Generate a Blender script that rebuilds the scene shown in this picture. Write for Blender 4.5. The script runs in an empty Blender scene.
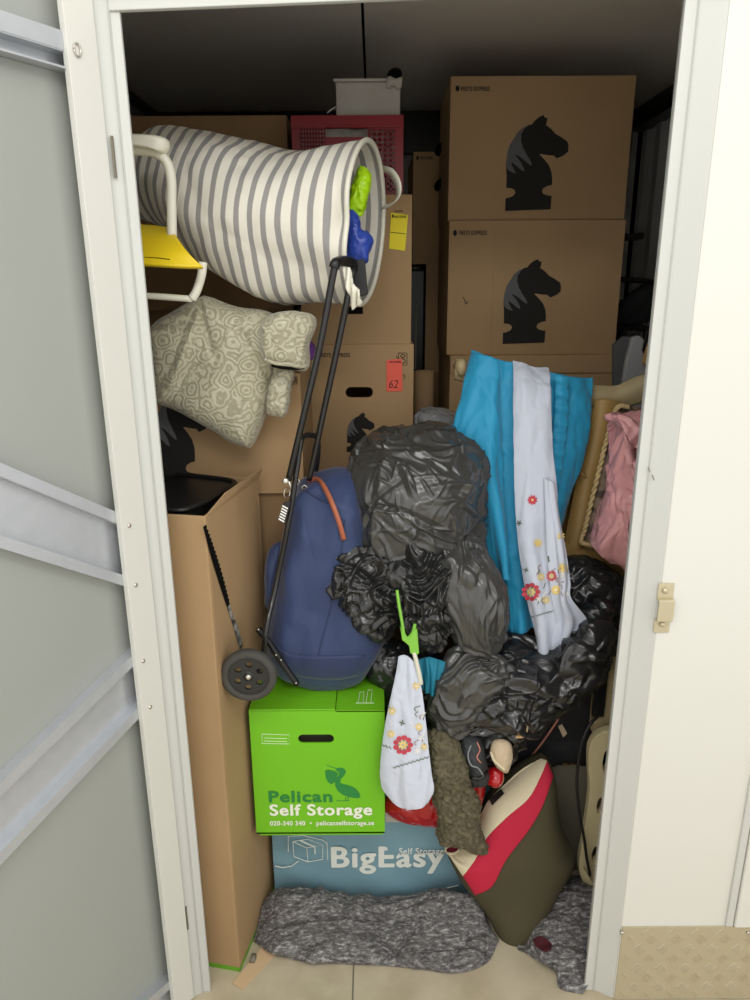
import bpy, bmesh, math, random
import numpy as np
from mathutils import Vector, Matrix
from mathutils.kdtree import KDTree
random.seed(7)
C = bpy.context.scene.collection
# ------------------------------------------------------------------ camera
FPX = 722.0; TH = math.radians(16.7); CZ = 1.58; RO = math.radians(0.32)
_r = np.array([1., 0, 0]); _f = np.array([0, math.cos(TH), -math.sin(TH)]); _u = np.array([0, math.sin(TH), math.cos(TH)])
CR = _r*math.cos(RO) - _u*math.sin(RO); CU = _u*math.cos(RO) + _r*math.sin(RO); CF = _f
CP = np.array([0, 0, CZ])
cam = bpy.data.cameras.new('camera'); co = bpy.data.objects.new('camera', cam); C.objects.link(co)
cam.sensor_fit = 'VERTICAL'; cam.sensor_height = 36; cam.lens = 36*FPX/1000; cam.clip_start = .02
co.matrix_world = Matrix(((CR[0], CU[0], -CF[0], 0), (CR[1], CU[1], -CF[1], 0), (CR[2], CU[2], -CF[2], CZ), (0, 0, 0, 1)))
bpy.context.scene.camera = co
def ray(px, py): return CF*FPX + CR*(px-375) - CU*(py-500)
def U(px, py, Y):
    d = ray(px, py); return CP + d*(Y/d[1])
def Uz(px, py, z):
    d = ray(px, py); return CP + d*((z-CZ)/d[2])
def Up(px, py, p0, n):
    d = ray(px, py); return CP + d*(np.dot(np.array(p0)-CP, n)/np.dot(d, n))
def PX(P):
    v = np.asarray(P)-CP; w = v@CF
    return np.stack([375+FPX*(v@CR)/w, 500-FPX*(v@CU)/w], -1)
# ------------------------------------------------------------------ materials
def lin(c): return tuple(((x/255)/12.92 if x/255 <= .04045 else ((x/255+.055)/1.055)**2.4) for x in c)+(1,)
def mat(name, c, rough=.6, metal=0, bump=None, var=None, spec=.5, coat=0, sheen=0, trans=0):
    """bump=(kind,scale,strength,distance) var=(scale,amount,second colour)"""
    m = bpy.data.materials.new(name); m.use_nodes = True; nt = m.node_tree; b = nt.nodes['Principled BSDF']
    b.inputs['Base Color'].default_value = lin(c); b.inputs['Roughness'].default_value = rough; b.inputs['Metallic'].default_value = metal
    b.inputs['Specular IOR Level'].default_value = spec; b.inputs['Coat Weight'].default_value = coat
    if sheen: b.inputs['Sheen Weight'].default_value = sheen
    tc = nt.nodes.new('ShaderNodeTexCoord')
    if var:
        n = nt.nodes.new('ShaderNodeTexNoise'); n.inputs['Scale'].default_value = var[0]; n.inputs['Detail'].default_value = 6
        r = nt.nodes.new('ShaderNodeValToRGB'); r.color_ramp.elements[0].position = .5-var[1]; r.color_ramp.elements[1].position = .5+var[1]
        r.color_ramp.elements[0].color = lin(c); r.color_ramp.elements[1].color = lin(var[2])
        nt.links.new(tc.outputs['Object'], n.inputs['Vector']); nt.links.new(n.outputs['Fac'], r.inputs['Fac']); nt.links.new(r.outputs['Color'], b.inputs['Base Color'])
    else:
        n = None
    if bump:
        bp = nt.nodes.new('ShaderNodeBump'); bp.inputs['Strength'].default_value = bump[2]; bp.inputs['Distance'].default_value = bump[3]
        if bump[0] == 'noise':
            t = nt.nodes.new('ShaderNodeTexNoise'); t.inputs['Scale'].default_value = bump[1]; t.inputs['Detail'].default_value = 5; out = t.outputs['Fac']
            nt.links.new(tc.outputs['Object'], t.inputs['Vector'])
        elif bump[0] == 'weave':
            t = nt.nodes.new('ShaderNodeTexMagic'); t.inputs['Scale'].default_value = bump[1]; out = t.outputs['Fac']
            nt.links.new(tc.outputs['Object'], t.inputs['Vector'])
        elif bump[0] == 'film':
            t = nt.nodes.new('ShaderNodeTexNoise'); t.noise_type = 'RIDGED_MULTIFRACTAL'; t.inputs['Scale'].default_value = bump[1]; t.inputs['Detail'].default_value = 3; t.inputs['Roughness'].default_value = .6; t.inputs['Distortion'].default_value = .7; out = t.outputs['Fac']
            nt.links.new(tc.outputs['Object'], t.inputs['Vector'])
        elif bump[0] == 'crease':
            w = nt.nodes.new('ShaderNodeTexNoise'); w.inputs['Scale'].default_value = bump[1]*.6; w.inputs['Detail'].default_value = 3
            mx = nt.nodes.new('ShaderNodeVectorMath'); mx.operation = 'MULTIPLY_ADD'; mx.inputs[1].default_value = (.14, .14, .14)
            nt.links.new(tc.outputs['Object'], w.inputs['Vector']); nt.links.new(w.outputs['Color'], mx.inputs[0]); nt.links.new(tc.outputs['Object'], mx.inputs[2])
            t = nt.nodes.new('ShaderNodeTexVoronoi'); t.feature = 'DISTANCE_TO_EDGE'; t.inputs['Scale'].default_value = bump[1]; out = t.outputs['Distance']
            nt.links.new(mx.outputs[0], t.inputs['Vector'])
        nt.links.new(out, bp.inputs['Height']); nt.links.new(bp.outputs['Normal'], b.inputs['Normal'])
    return m
def nodes(m): return m.node_tree, m.node_tree.nodes['Principled BSDF']
M = {}
M['card'] = mat('cardboard', (176, 146, 108), .85, bump=('noise', 90, .12, .002), var=(3.5, .25, (163, 134, 98)), spec=.2)
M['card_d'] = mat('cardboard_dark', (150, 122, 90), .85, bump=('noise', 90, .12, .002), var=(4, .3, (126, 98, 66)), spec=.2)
M['ink'] = mat('box_ink', (40, 39, 36), .8, spec=.2)
M['inkgrey'] = mat('box_ink_grey', (98, 99, 100), .8, spec=.2)
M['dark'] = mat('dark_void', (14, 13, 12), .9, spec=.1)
M['white'] = mat('white_paint', (202, 203, 197), .42, bump=('noise', 300, .05, .001), var=(2, .3, (198, 199, 193)))
M['wallwhite'] = mat('wall_white', (219, 219, 211), .35, bump=('noise', 260, .05, .001), var=(1.5, .3, (216, 215, 206)))
M['grey'] = mat('door_grey', (160, 163, 157), .45, bump=('noise', 8, .04, .01), var=(2, .3, (154, 157, 151)))
M['galv'] = mat('galvanised', (190, 193, 197), .42, .45, bump=('noise', 60, .15, .002), var=(35, .18, (184, 188, 192)))
M['ceil'] = mat('ceiling_panel', (240, 234, 222), .6, var=(3, .3, (234, 227, 214)))
M['corr'] = mat('corrugated', (238, 239, 238), .4, .0, var=(5, .3, (230, 231, 230)))
M['black'] = mat('black_plastic', (22, 22, 22), .4)
M['blackmetal'] = mat('black_metal', (26, 25, 24), .3, coat=.3)
M['chrome'] = mat('steel', (205, 200, 190), .25, .9)
M['brass'] = mat('zinc_brass', (200, 190, 160), .38, .55, bump=('noise', 200, .1, .001))
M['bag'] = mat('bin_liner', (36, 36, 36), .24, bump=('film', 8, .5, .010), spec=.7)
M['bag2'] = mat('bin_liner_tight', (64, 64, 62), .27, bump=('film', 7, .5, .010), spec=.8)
M['greenbox'] = mat('green_card', (118, 196, 24), .55, bump=('noise', 60, .08, .002), var=(4, .3, (112, 188, 20)))
M['greenink'] = mat('green_ink', (38, 132, 58), .6)
M['whiteink'] = mat('white_ink', (240, 242, 225), .6)
M['bluebox'] = mat('blue_card', (124, 160, 172), .6, bump=('noise', 14, .15, .006), var=(4, .3, (112, 148, 162)))
M['creamink'] = mat('cream_ink', (222, 226, 218), .6)
M['navy'] = mat('navy_canvas', (44, 60, 100), .6, bump=('weave', 300, .15, .001), sheen=.2)
M['navy_d'] = mat('navy_inner', (36, 50, 90), .6, sheen=.2)
M['leather'] = mat('tan_leather', (172, 98, 68), .45)
M['rubber'] = mat('grey_rubber', (72, 70, 64), .75, var=(40, .3, (60, 59, 54)))
M['hub'] = mat('wheel_plastic', (40, 39, 36), .5)
M['blue'] = mat('turquoise_cloth', (38, 158, 200), .6, bump=('weave', 260, .12, .001), var=(5, .35, (30, 148, 192)), sheen=.15)
M['teal'] = mat('teal_cloth', (20, 120, 145), .7)
M['linen'] = mat('pale_linen', (206, 212, 226), .8, bump=('weave', 420, .25, .001), sheen=.2)
M['fred'] = mat('thread_red', (205, 62, 80), .7); M['fyel'] = mat('thread_yellow', (240, 212, 130), .7); M['fgrn'] = mat('thread_green', (86, 104, 74), .7)
M['fbrn'] = mat('thread_brown', (150, 116, 104), .7); M['fwht'] = mat('thread_white', (240, 238, 230), .7)
M['lime'] = mat('lime_plastic', (176, 226, 20), .3); M['lime2'] = mat('hanger_green', (132, 196, 70), .4)
M['blueplast'] = mat('blue_plastic', (50, 76, 170), .3)
M['cream'] = mat('cream_canvas', (214, 202, 170), .85, bump=('weave', 200, .2, .001)); M['red'] = mat('red_felt', (186, 24, 56), .8, bump=('noise', 200, .15, .001))
M['olive'] = mat('olive_felt', (76, 70, 46), .9, bump=('noise', 160, .2, .001), var=(5, .3, (66, 61, 40)))
M['redgloss'] = mat('red_vinyl', (176, 18, 26), .15, coat=.5); M['redcrate'] = mat('red_crate', (138, 14, 26), .35)
M['yellow'] = mat('yellow_plastic', (226, 196, 22), .4); M['stickery'] = mat('yellow_sticker', (240, 222, 20), .6); M['stickerr'] = mat('red_sticker', (240, 96, 76), .6)
M['ivory'] = mat('ivory_tube', (222, 219, 202), .35)
M['pink'] = mat('pink_plastic', (214, 156, 156), .25, bump=('film', 6, .5, .010), var=(4, .3, (204, 144, 146)))
M['wood'] = mat('old_gilt_wood', (178, 146, 88), .45, bump=('noise', 30, .15, .003), var=(6, .3, (146, 114, 62)))
M['woodpale'] = mat('pale_wood', (176, 160, 122), .55, bump=('noise', 40, .15, .002), var=(8, .3, (158, 140, 102)))
M['rope'] = mat('rope_trim', (206, 180, 128), .7, bump=('noise', 200, .5, .002))
M['paisley'] = mat('paisley', (84, 66, 54), .6, bump=('noise', 40, .3, .002), var=(22, .04, (150, 128, 104)))
M['fleece'] = mat('fleece', (112, 104, 80), .95, bump=('noise', 120, .8, .004), var=(90, .2, (74, 68, 50)))
M['shoe'] = mat('shoe_mesh', (50, 52, 54), .7, bump=('weave', 300, .3, .001)); M['shoegrey'] = mat('shoe_grey', (130, 134, 136), .5)
M['suede'] = mat('pale_suede', (200, 180, 150), .85); M['gum'] = mat('gum_sole', (206, 168, 110), .6)
M['blackcloth'] = mat('black_nylon', (24, 24, 27), .75, bump=('weave', 200, .3, .001)); M['piping'] = mat('pink_piping', (196, 128, 112), .6)
M['greypanel'] = mat('grey_board', (120, 114, 98), .7); M['beige'] = mat('beige_plastic', (206, 192, 150), .45)
M['foam'] = mat('dusty_white', (196, 192, 182), .8, bump=('noise', 40, .3, .004), var=(12, .25, (176, 170, 160)))
M['pg'] = mat('grey_film', (150, 152, 154), .2, bump=('film', 9, .6, .01)); M['binwhite'] = mat('light_grey_plastic', (165, 168, 170), .5)
M['purple'] = mat('purple_cloth', (96, 46, 120), .8); M['peach'] = mat('kraft_paper', (206, 176, 138), .85); M['stain'] = mat('dark_red_cloth', (70, 14, 24), .9)
M['tape'] = mat('torn_tape', (60, 56, 52), .35, var=(60, .1, (160, 158, 150)))
M['greentape'] = mat('green_edge', (100, 160, 30), .7)
# --- special materials
def m_stripes():
    m = mat('striped_canvas', (226, 222, 208), .8, bump=('weave', 260, .2, .001)); nt, b = nodes(m)
    uv = nt.nodes.new('ShaderNodeUVMap'); s = nt.nodes.new('ShaderNodeSeparateXYZ'); nt.links.new(uv.outputs[0], s.inputs[0])
    f = nt.nodes.new('ShaderNodeMath'); f.operation = 'MULTIPLY'; f.inputs[1].default_value = 19.0
    g = nt.nodes.new('ShaderNodeMath'); g.operation = 'FRACT'; nt.links.new(s.outputs['Y'], f.inputs[0]); nt.links.new(f.outputs[0], g.inputs[0])
    r = nt.nodes.new('ShaderNodeValToRGB'); e = r.color_ramp.elements; r.color_ramp.interpolation = 'LINEAR'
    e[0].position = 0; e[0].color = lin((226, 222, 208)); e[1].position = .56; e[1].color = lin((226, 222, 208))
    a = e.new(.6); a.color = lin((150, 147, 144)); a = e.new(.96); a.color = lin((150, 147, 144)); a = e.new(1); a.color = lin((226, 222, 208))
    nt.links.new(g.outputs[0], r.inputs['Fac']); nt.links.new(r.outputs['Color'], b.inputs['Base Color']); return m
M['stripes'] = m_stripes()
def m_floor():
    m = mat('concrete', (196, 184, 158), .55, bump=('noise', 25, .15, .004), var=(11, .14, (178, 165, 138))); return m
M['floor'] = m_floor()
def m_rug():
    m = mat('grey_wool', (70, 68, 70), .95, bump=('noise', 140, 1.0, .006)); nt, b = nodes(m)
    tc = nt.nodes.new('ShaderNodeTexCoord'); n = nt.nodes.new('ShaderNodeTexNoise'); n.inputs['Scale'].default_value = 95; n.inputs['Detail'].default_value = 9; n.inputs['Roughness'].default_value = .75
    mp = nt.nodes.new('ShaderNodeMapping'); mp.inputs['Scale'].default_value = (.6, 1.5, 1.5); nt.links.new(tc.outputs['Object'], mp.inputs[0]); nt.links.new(mp.outputs[0], n.inputs['Vector'])
    r = nt.nodes.new('ShaderNodeValToRGB'); e = r.color_ramp.elements; e[0].position = .36; e[0].color = lin((62, 60, 61)); e[1].position = .66; e[1].color = lin((188, 185, 182))
    a = e.new(.52); a.color = lin((112, 109, 108)); nt.links.new(n.outputs['Fac'], r.inputs['Fac']); nt.links.new(r.outputs['Color'], b.inputs['Base Color']); return m
M['rug'] = m_rug()
def m_brocade():
    m = mat('sage_brocade', (176, 170, 140), .38, sheen=.3); nt, b = nodes(m)
    tc = nt.nodes.new('ShaderNodeTexCoord')
    v = nt.nodes.new('ShaderNodeTexVoronoi'); v.inputs['Scale'].default_value = 27; nt.links.new(tc.outputs['Object'], v.inputs['Vector'])
    s = nt.nodes.new('ShaderNodeMath'); s.operation = 'MULTIPLY'; s.inputs[1].default_value = 26; nt.links.new(v.outputs['Distance'], s.inputs[0])
    n = nt.nodes.new('ShaderNodeTexNoise'); n.inputs['Scale'].default_value = 45; n.inputs['Detail'].default_value = 2; nt.links.new(tc.outputs['Object'], n.inputs['Vector'])
    n2 = nt.nodes.new('ShaderNodeMath'); n2.operation = 'MULTIPLY_ADD'; n2.inputs[1].default_value = 16; nt.links.new(n.outputs['Fac'], n2.inputs[0]); nt.links.new(s.outputs[0], n2.inputs[2])
    sn = nt.nodes.new('ShaderNodeMath'); sn.operation = 'SINE'; nt.links.new(n2.outputs[0], sn.inputs[0])
    r = nt.nodes.new('ShaderNodeValToRGB'); e = r.color_ramp.elements; e[0].position = .35; e[0].color = lin((160, 154, 128)); e[1].position = .65; e[1].color = lin((188, 183, 158))
    mr = nt.nodes.new('ShaderNodeMapRange'); mr.inputs[1].default_value = -1; nt.links.new(sn.outputs[0], mr.inputs[0]); nt.links.new(mr.outputs[0], r.inputs['Fac'])
    nt.links.new(r.outputs['Color'], b.inputs['Base Color'])
    bp = nt.nodes.new('ShaderNodeBump'); bp.inputs['Strength'].default_value = .35; bp.inputs['Distance'].default_value = .003; nt.links.new(mr.outputs[0], bp.inputs['Height']); nt.links.new(bp.outputs['Normal'], b.inputs['Normal'])
    return m
M['brocade'] = m_brocade()
# ------------------------------------------------------------------ object helpers
def mk(name, V, F, m, parent=None, smooth=False, mats=None, fm=None, uv=None):
    V = np.asarray(V, float)
    if parent is not None: V = V - np.array(parent['_w'] if '_w' in parent else parent.location)
    me = bpy.data.meshes.new(name); me.from_pydata(V.tolist(), [], [list(map(int, f)) for f in F]); me.validate(clean_customdata=False)
    bm = bmesh.new(); bm.from_mesh(me); bmesh.ops.recalc_face_normals(bm, faces=bm.faces); bm.to_mesh(me); bm.free()
    for mm in (mats or [m]): me.materials.append(mm)
    if fm is not None: me.polygons.foreach_set('material_index', fm)
    if smooth: me.polygons.foreach_set('use_smooth', [True]*len(me.polygons))
    if uv is not None:
        l = me.uv_layers.new(name='UVMap'); 
        for lp in me.loops: l.data[lp.index].uv = uv[lp.vertex_index]
    o = bpy.data.objects.new(name, me); C.objects.link(o)
    if parent is not None: o.parent = parent; o['_w'] = list(parent['_w'] if '_w' in parent else parent.location)
    else: o['_w'] = [0, 0, 0]
    return o
def thing(name, label, cat, loc, group=None, kind=None):
    o = bpy.data.objects.new(name, None); C.objects.link(o); o.location = [float(v) for v in loc]; o['_w'] = [float(v) for v in loc]; o.empty_display_size = .05
    if label: o['label'] = label
    if cat: o['category'] = cat
    if group: o['group'] = group
    if kind: o['kind'] = kind
    return o
def struct(o): o['kind'] = 'structure'; return o
def boxg(x0, x1, y0, y1, z0, z1):
    V = [(x, y, z) for z in (z0, z1) for y in (y0, y1) for x in (x0, x1)]
    return V, [(0, 1, 3, 2), (4, 6, 7, 5), (0, 4, 5, 1), (2, 3, 7, 6), (0, 2, 6, 4), (1, 5, 7, 3)]
def merge(parts):
    V = []; F = []
    for v, f in parts:
        k = len(V); V += [tuple(p) for p in v]; F += [tuple(i+k for i in q) for q in f]
    return V, F
def bev(o, w=.003, seg=2):
    b = o.modifiers.new('bevel', 'BEVEL'); b.width = w; b.segments = seg; b.limit_method = 'ANGLE'; return o
def box(name, x0, x1, y0, y1, z0, z1, m, parent=None, b=.002):
    o = mk(name, *boxg(x0, x1, y0, y1, z0, z1), m, parent)
    if b: bev(o, b)
    return o
def cr(P, n, closed=False):
    """Catmull-Rom resample of P (k x d) to n samples"""
    P = np.asarray(P, float); k = len(P)
    if k == 2 and not closed: t = np.linspace(0, 1, n)[:, None]; return P[0]*(1-t)+P[1]*t
    out = []; L = k if closed else k-1
    for i in range(n):
        u = (i/n if closed else i/(n-1))*L; j = min(int(u), L-1); t = u-j
        if closed: a, b, c, d = P[(j-1) % k], P[j], P[(j+1) % k], P[(j+2) % k]
        else: b, c = P[j], P[j+1]; a = P[j-1] if j > 0 else 2*b-c; d = P[j+2] if j+2 < k else 2*c-b
        out.append(.5*((2*b)+(c-a)*t+(2*a-5*b+4*c-d)*t*t+(3*b-a-3*c+d)*t**3))
    return np.array(out)
def tubeg(P, r, seg=10, closed=False, flat=None):
    P = np.asarray(P, float); n = len(P); R = r if hasattr(r, '__len__') else [r]*n
    T = np.gradient(P, axis=0); T /= np.linalg.norm(T, axis=1)[:, None]+1e-9
    a = np.array([0, 0, 1.]) if abs(T[0][2]) < .9 else np.array([1., 0, 0])
    N = np.cross(T[0], a); N /= np.linalg.norm(N); V = []
    for i in range(n):
        N = N - T[i]*np.dot(N, T[i]); N /= np.linalg.norm(N)+1e-9; B = np.cross(T[i], N)
        for s in range(seg):
            th = 2*math.pi*s/seg; V.append(P[i]+R[i]*(math.cos(th)*N+math.sin(th)*B))
    F = [(i*seg+s, i*seg+(s+1) % seg, (i+1)*seg+(s+1) % seg, (i+1)*seg+s) for i in range(n-1) for s in range(seg)]
    F += [tuple(range(seg)), tuple((n-1)*seg+s for s in range(seg))]
    return V, F
def tube(name, P, r, m, parent=None, n=None, seg=10):
    if n: P = cr(P, n)
    return mk(name, *tubeg(P, r, seg), m, parent, True)
def ribbon(name, P, side, w, th, m, parent=None, n=30):
    """flat strap following P, width along vector(s) side"""
    P = cr(P, n); S = cr(side, n) if np.ndim(side) == 2 else np.tile(np.asarray(side, float), (n, 1))
    S /= np.linalg.norm(S, axis=1)[:, None]
    V = np.concatenate([P-S*w/2, P+S*w/2]); F = [(i, i+1, n+i+1, n+i) for i in range(n-1)]
    o = mk(name, V, F, m, parent, True); s = o.modifiers.new('thick', 'SOLIDIFY'); s.thickness = th; s.offset = 0; return o
# ------- noise
_rng = np.random.RandomState(3)
def facet(P, scale, seed, sgn=True, stretch=(1, 1, 1), warp=.3):
    """crumple: creases along cell borders, random up/down facets. ~[-1,1]"""
    r = np.random.RandomState(seed); Q = P/scale*np.array(stretch)
    Q = Q + warp*np.stack([np.sin(Q[:, 1]*1.7+seed)+np.sin(Q[:, 2]*2.3+1), np.sin(Q[:, 2]*1.9+2)+np.sin(Q[:, 0]*2.1), np.sin(Q[:, 0]*1.6+3)+np.sin(Q[:, 1]*2.4)], 1)*.5
    lo = Q.min(0)-1; hi = Q.max(0)+1; K = int(min(1600, max(20, np.prod(hi-lo)))); S = lo+r.rand(K, 3)*(hi-lo); sg = np.where(r.rand(K) < (.4 if sgn else 0), -1, 1)
    kd = KDTree(K)
    for i, p in enumerate(S): kd.insert(p, i)
    kd.balance(); out = np.empty(len(Q)); fn = kd.find_n
    for i, p in enumerate(Q.tolist()):
        (c1, i1, d1), (c2, i2, d2) = fn(p, 2); out[i] = (d2-d1 if d2-d1 < 1 else 1.)*sg[i1]
    return out
def ridge(P, scale, seed, n=5, stretch=(1, 1, 1), w=.16, dens=.1):
    """thin raised creases running in random directions, broken into lengths. 0..1"""
    r = np.random.RandomState(seed); Q = P/scale*np.array(stretch); out = np.zeros(len(Q))
    for i in range(n):
        d = r.randn(3); d /= np.linalg.norm(d); t = Q@d + .35*smooth_noise(Q, 1.1, seed+i*3) + r.rand()*9
        x = np.abs((t % 1)*2-1); m = np.clip(smooth_noise(Q, 1.3, seed+50+i)*2+dens, 0, 1); out = np.maximum(out, np.clip(1-x/w, 0, 1)*m)
    return out
def smooth_noise(P, scale, seed):
    r = np.random.RandomState(seed); o = np.zeros(len(P))
    for _ in range(7):
        d = r.randn(3); d /= np.linalg.norm(d); o += np.sin((P@d)/scale*(.7+r.rand()*.9)*2*math.pi/2+r.rand()*6.3)
    return o/3.2
def normals(G):
    du = np.gradient(G, axis=1); dv = np.gradient(G, axis=0); N = np.cross(du, dv); N /= np.linalg.norm(N, axis=2)[..., None]+1e-9; return N
def gridF(nv, nu): return [(j*nu+i, j*nu+i+1, (j+1)*nu+i+1, (j+1)*nu+i) for j in range(nv-1) for i in range(nu-1)]
class Surf:
    def __init__(s, V): s.V = V; s.p = PX(V)
    def snap(s, px, py, off=.002):
        d = (s.p[:, 0]-px)**2+(s.p[:, 1]-py)**2; ix = np.argsort(d)[:12]
        near = [i for i in ix if d[i] < 9] or [ix[0]]
        Y = min(s.V[i][1] for i in near); return U(px, py, Y-off)
def patch(name, rows, m, parent=None, nu=60, nv=80, thick=.003, disp=None, uvs=False, world=False):
    """cloth through control rows (px,py,Y); disp(P,u,v)->metres toward the camera"""
    R = [cr(np.array([(U(*c) if not world else c) for c in row]), nu) for row in rows]
    G = cr(np.array(R).reshape(len(R), -1), nv).reshape(nv, nu, 3)
    N = normals(G); N = N*np.sign(-(N[..., 1:2])+1e-9)
    if disp is not None:
        u, v = np.meshgrid(np.linspace(0, 1, nu), np.linspace(0, 1, nv)); d = disp(G.reshape(-1, 3), u.ravel(), v.ravel())
        G = G + N*d.reshape(nv, nu, 1)
    V = G.reshape(-1, 3); uv = None
    if uvs: uu, vv = np.meshgrid(np.linspace(0, 1, nu), np.linspace(0, 1, nv)); uv = np.stack([uu.ravel(), vv.ravel()], 1)
    o = mk(name, V, gridF(nv, nu), m, parent, True, uv=uv)
    s = o.modifiers.new('thick', 'SOLIDIFY'); s.thickness = thick; s.offset = 0
    return o, Surf(V)
def blob(name, outline, Yc, df, db, m, parent=None, na=220, nr=60, disp=None, p=2., q=.5, ctr=None, tilt=0, edge=0):
    """closed puffed volume with the given silhouette; disp(P)->outward metres"""
    O = cr(np.array(outline, float), na, True); c = O.mean(0) if ctr is None else np.array(ctr, float)
    Yo = Yc+tilt*(O[:, 1]-c[1])/100.
    W = np.array([U(a, b, y) for (a, b), y in zip(O, Yo)]); c3 = U(c[0], c[1], Yc)
    V = []; S = [math.sin(k/nr*math.pi/2) for k in range(1, nr+1)]
    rings = []
    for sgn, D in ((-1, df), (1, db)):
        for k, s in (list(enumerate(S)) if sgn < 0 else list(enumerate(S[:-1]))[::-1]):
            h = max(0, 1-s**p)**q; P = c3+(W-c3)*s; P = P.copy(); P[:, 1] += sgn*D*h; rings.append(P)
    A = np.array(rings); top = c3+np.array([0, -df, 0]); bot = c3+np.array([0, db, 0])
    V = np.concatenate([A.reshape(-1, 3), [top], [bot]])
    nrg = len(A); F = [(j*na+i, j*na+(i+1) % na, (j+1)*na+(i+1) % na, (j+1)*na+i) for j in range(nrg-1) for i in range(na)]
    t = nrg*na; F += [(t, (i+1) % na, i) for i in range(na)] + [((nrg-1)*na+i, (nrg-1)*na+(i+1) % na, t+1) for i in range(na)]
    if disp is not None:
        cc = c3+np.array([0, (db-df)/2, 0]); e = np.gradient(A, axis=1); f = np.gradient(A, axis=0); N = np.cross(e, f)
        N /= np.linalg.norm(N, axis=2)[..., None]+1e-9; N = N.reshape(-1, 3); N = np.concatenate([N, [[0, -1, 0]], [[0, 1, 0]]])
        sg = np.sign(((V-cc)*N).sum(1)); N *= np.where(sg == 0, 1, sg)[:, None]; dd_ = disp(V)
        if edge: ss = np.array([np.linalg.norm(r_[0]-c3-np.array([0, (r_[0]-c3)[1], 0]))/np.linalg.norm(W[0]-c3) for r_ in rings]); em = np.clip(1-ss**edge*.85, 0, 1); dd_[:len(A.reshape(-1, 3))] *= np.repeat(em, na)
        V = V+N*dd_[:, None]
    o = mk(name, V, F, m, parent, True); return o, Surf(V[:(nr)*na])
def polyplate(name, pts, m, parent=None, th=.001, dirv=(0, -1, 0)):
    """pts world 3D coplanar polygon extruded by th along dirv"""
    P = np.array(pts); d = np.array(dirv, float)*th; n = len(P)
    V = np.concatenate([P, P+d]); F = [tuple(range(n)), tuple(range(2*n-1, n-1, -1))]+[(i, (i+1) % n, n+(i+1) % n, n+i) for i in range(n)]
    return mk(name, V, F, m, parent)
def pp(name, pts, Y, m, parent=None, th=.001): return polyplate(name, [U(a, b, Y) for a, b in pts], m, parent, th)
def ellipse_pts(cx, cy, rx, ry, n=20, rot=0):
    return [(cx+rx*math.cos(t)*math.cos(rot)-ry*math.sin(t)*math.sin(rot), cy+rx*math.cos(t)*math.sin(rot)+ry*math.sin(t)*math.cos(rot)) for t in [2*math.pi*i/n for i in range(n)]]
def text(name, s, x0, x1, yt, yb, Y, m, parent, bold=0.0, th=.0006, shear=0, shift=0, space=1.0):
    cu = bpy.data.curves.new(name, 'FONT'); cu.body = s; cu.size = 1; cu.offset = bold; cu.resolution_u = 4; cu.shear = shear; cu.space_character = space
    t = bpy.data.objects.new('tmp', cu); C.objects.link(t); dg = bpy.context.evaluated_depsgraph_get(); me = bpy.data.meshes.new_from_object(t.evaluated_get(dg))
    bpy.data.objects.remove(t); v = np.array([q.co[:] for q in me.vertices]); F = [tuple(p.vertices) for p in me.polygons]; bpy.data.meshes.remove(me)
    lo = v.min(0); hi = v.max(0); A = U(x0, (yt+yb)/2, Y); B = U(x1, (yt+yb)/2, Y); T = U((x0+x1)/2, yt, Y); Bo = U((x0+x1)/2, yb, Y)
    u = (v[:, 0]-lo[0])/(hi[0]-lo[0]); w = (v[:, 1]-lo[1])/(hi[1]-lo[1])
    V = np.stack([A[0]+(B[0]-A[0])*u, np.full(len(v), Y-th), Bo[2]+(T[2]-Bo[2])*w], 1)
    if shift:
        d = shift*(B[0]-A[0])/(hi[0]-lo[0]); parts = [(V+np.array([dx*d, -.0001*k, dz*d]), F) for k, (dx, dz) in enumerate([(-1, 0), (1, 0), (0, .7), (0, -.7), (0, 0)])]; V, F = merge(parts)
    return mk(name, V, F, m, parent)
KN = [(118,830),(122,735),(150,730),(180,715),(195,692),(185,668),(155,658),(128,656),(130,560),(125,470),(135,400),(150,340),(180,290),(210,240),(250,205),(290,187),(318,180),(335,155),(370,125),(405,110),(412,130),(432,132),(428,160),(420,185),(460,215),(490,250),(540,280),(580,310),(588,340),(585,385),(550,415),(500,437),(480,415),(430,410),(385,402),(372,405),(410,445),(445,490),(462,540),(467,590),(466,635),(430,643),(400,660),(390,685),(405,705),(440,715),(463,716),(455,818)]
MN = [(250,205),(290,187),(262,215),(240,250),(235,295),(248,350),(280,410),(310,460),(318,492),(290,475),(250,440),(215,415),(190,405),(205,425),(235,465),(255,505),(262,535),(235,520),(200,490),(170,465),(165,480),(180,510),(200,550),(170,540),(138,520),(128,490),(125,470),(135,400),(150,340),(180,290),(210,240)]
def knight(x0, x1, yt, yb, Y, parent):
    def f(P): return [(x0+(x1-x0)*(a-118)/470, yb-(yb-yt)*(830-b)/720) for a, b in P]
    k = pp('chess_knight_print', f(KN), Y, M['ink'], parent, .0006); k['label'] = 'black printed horse head chess knight'
    k2 = pp('mane_print', f(MN), Y-.0005, M['inkgrey'], k, .0006)
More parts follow.
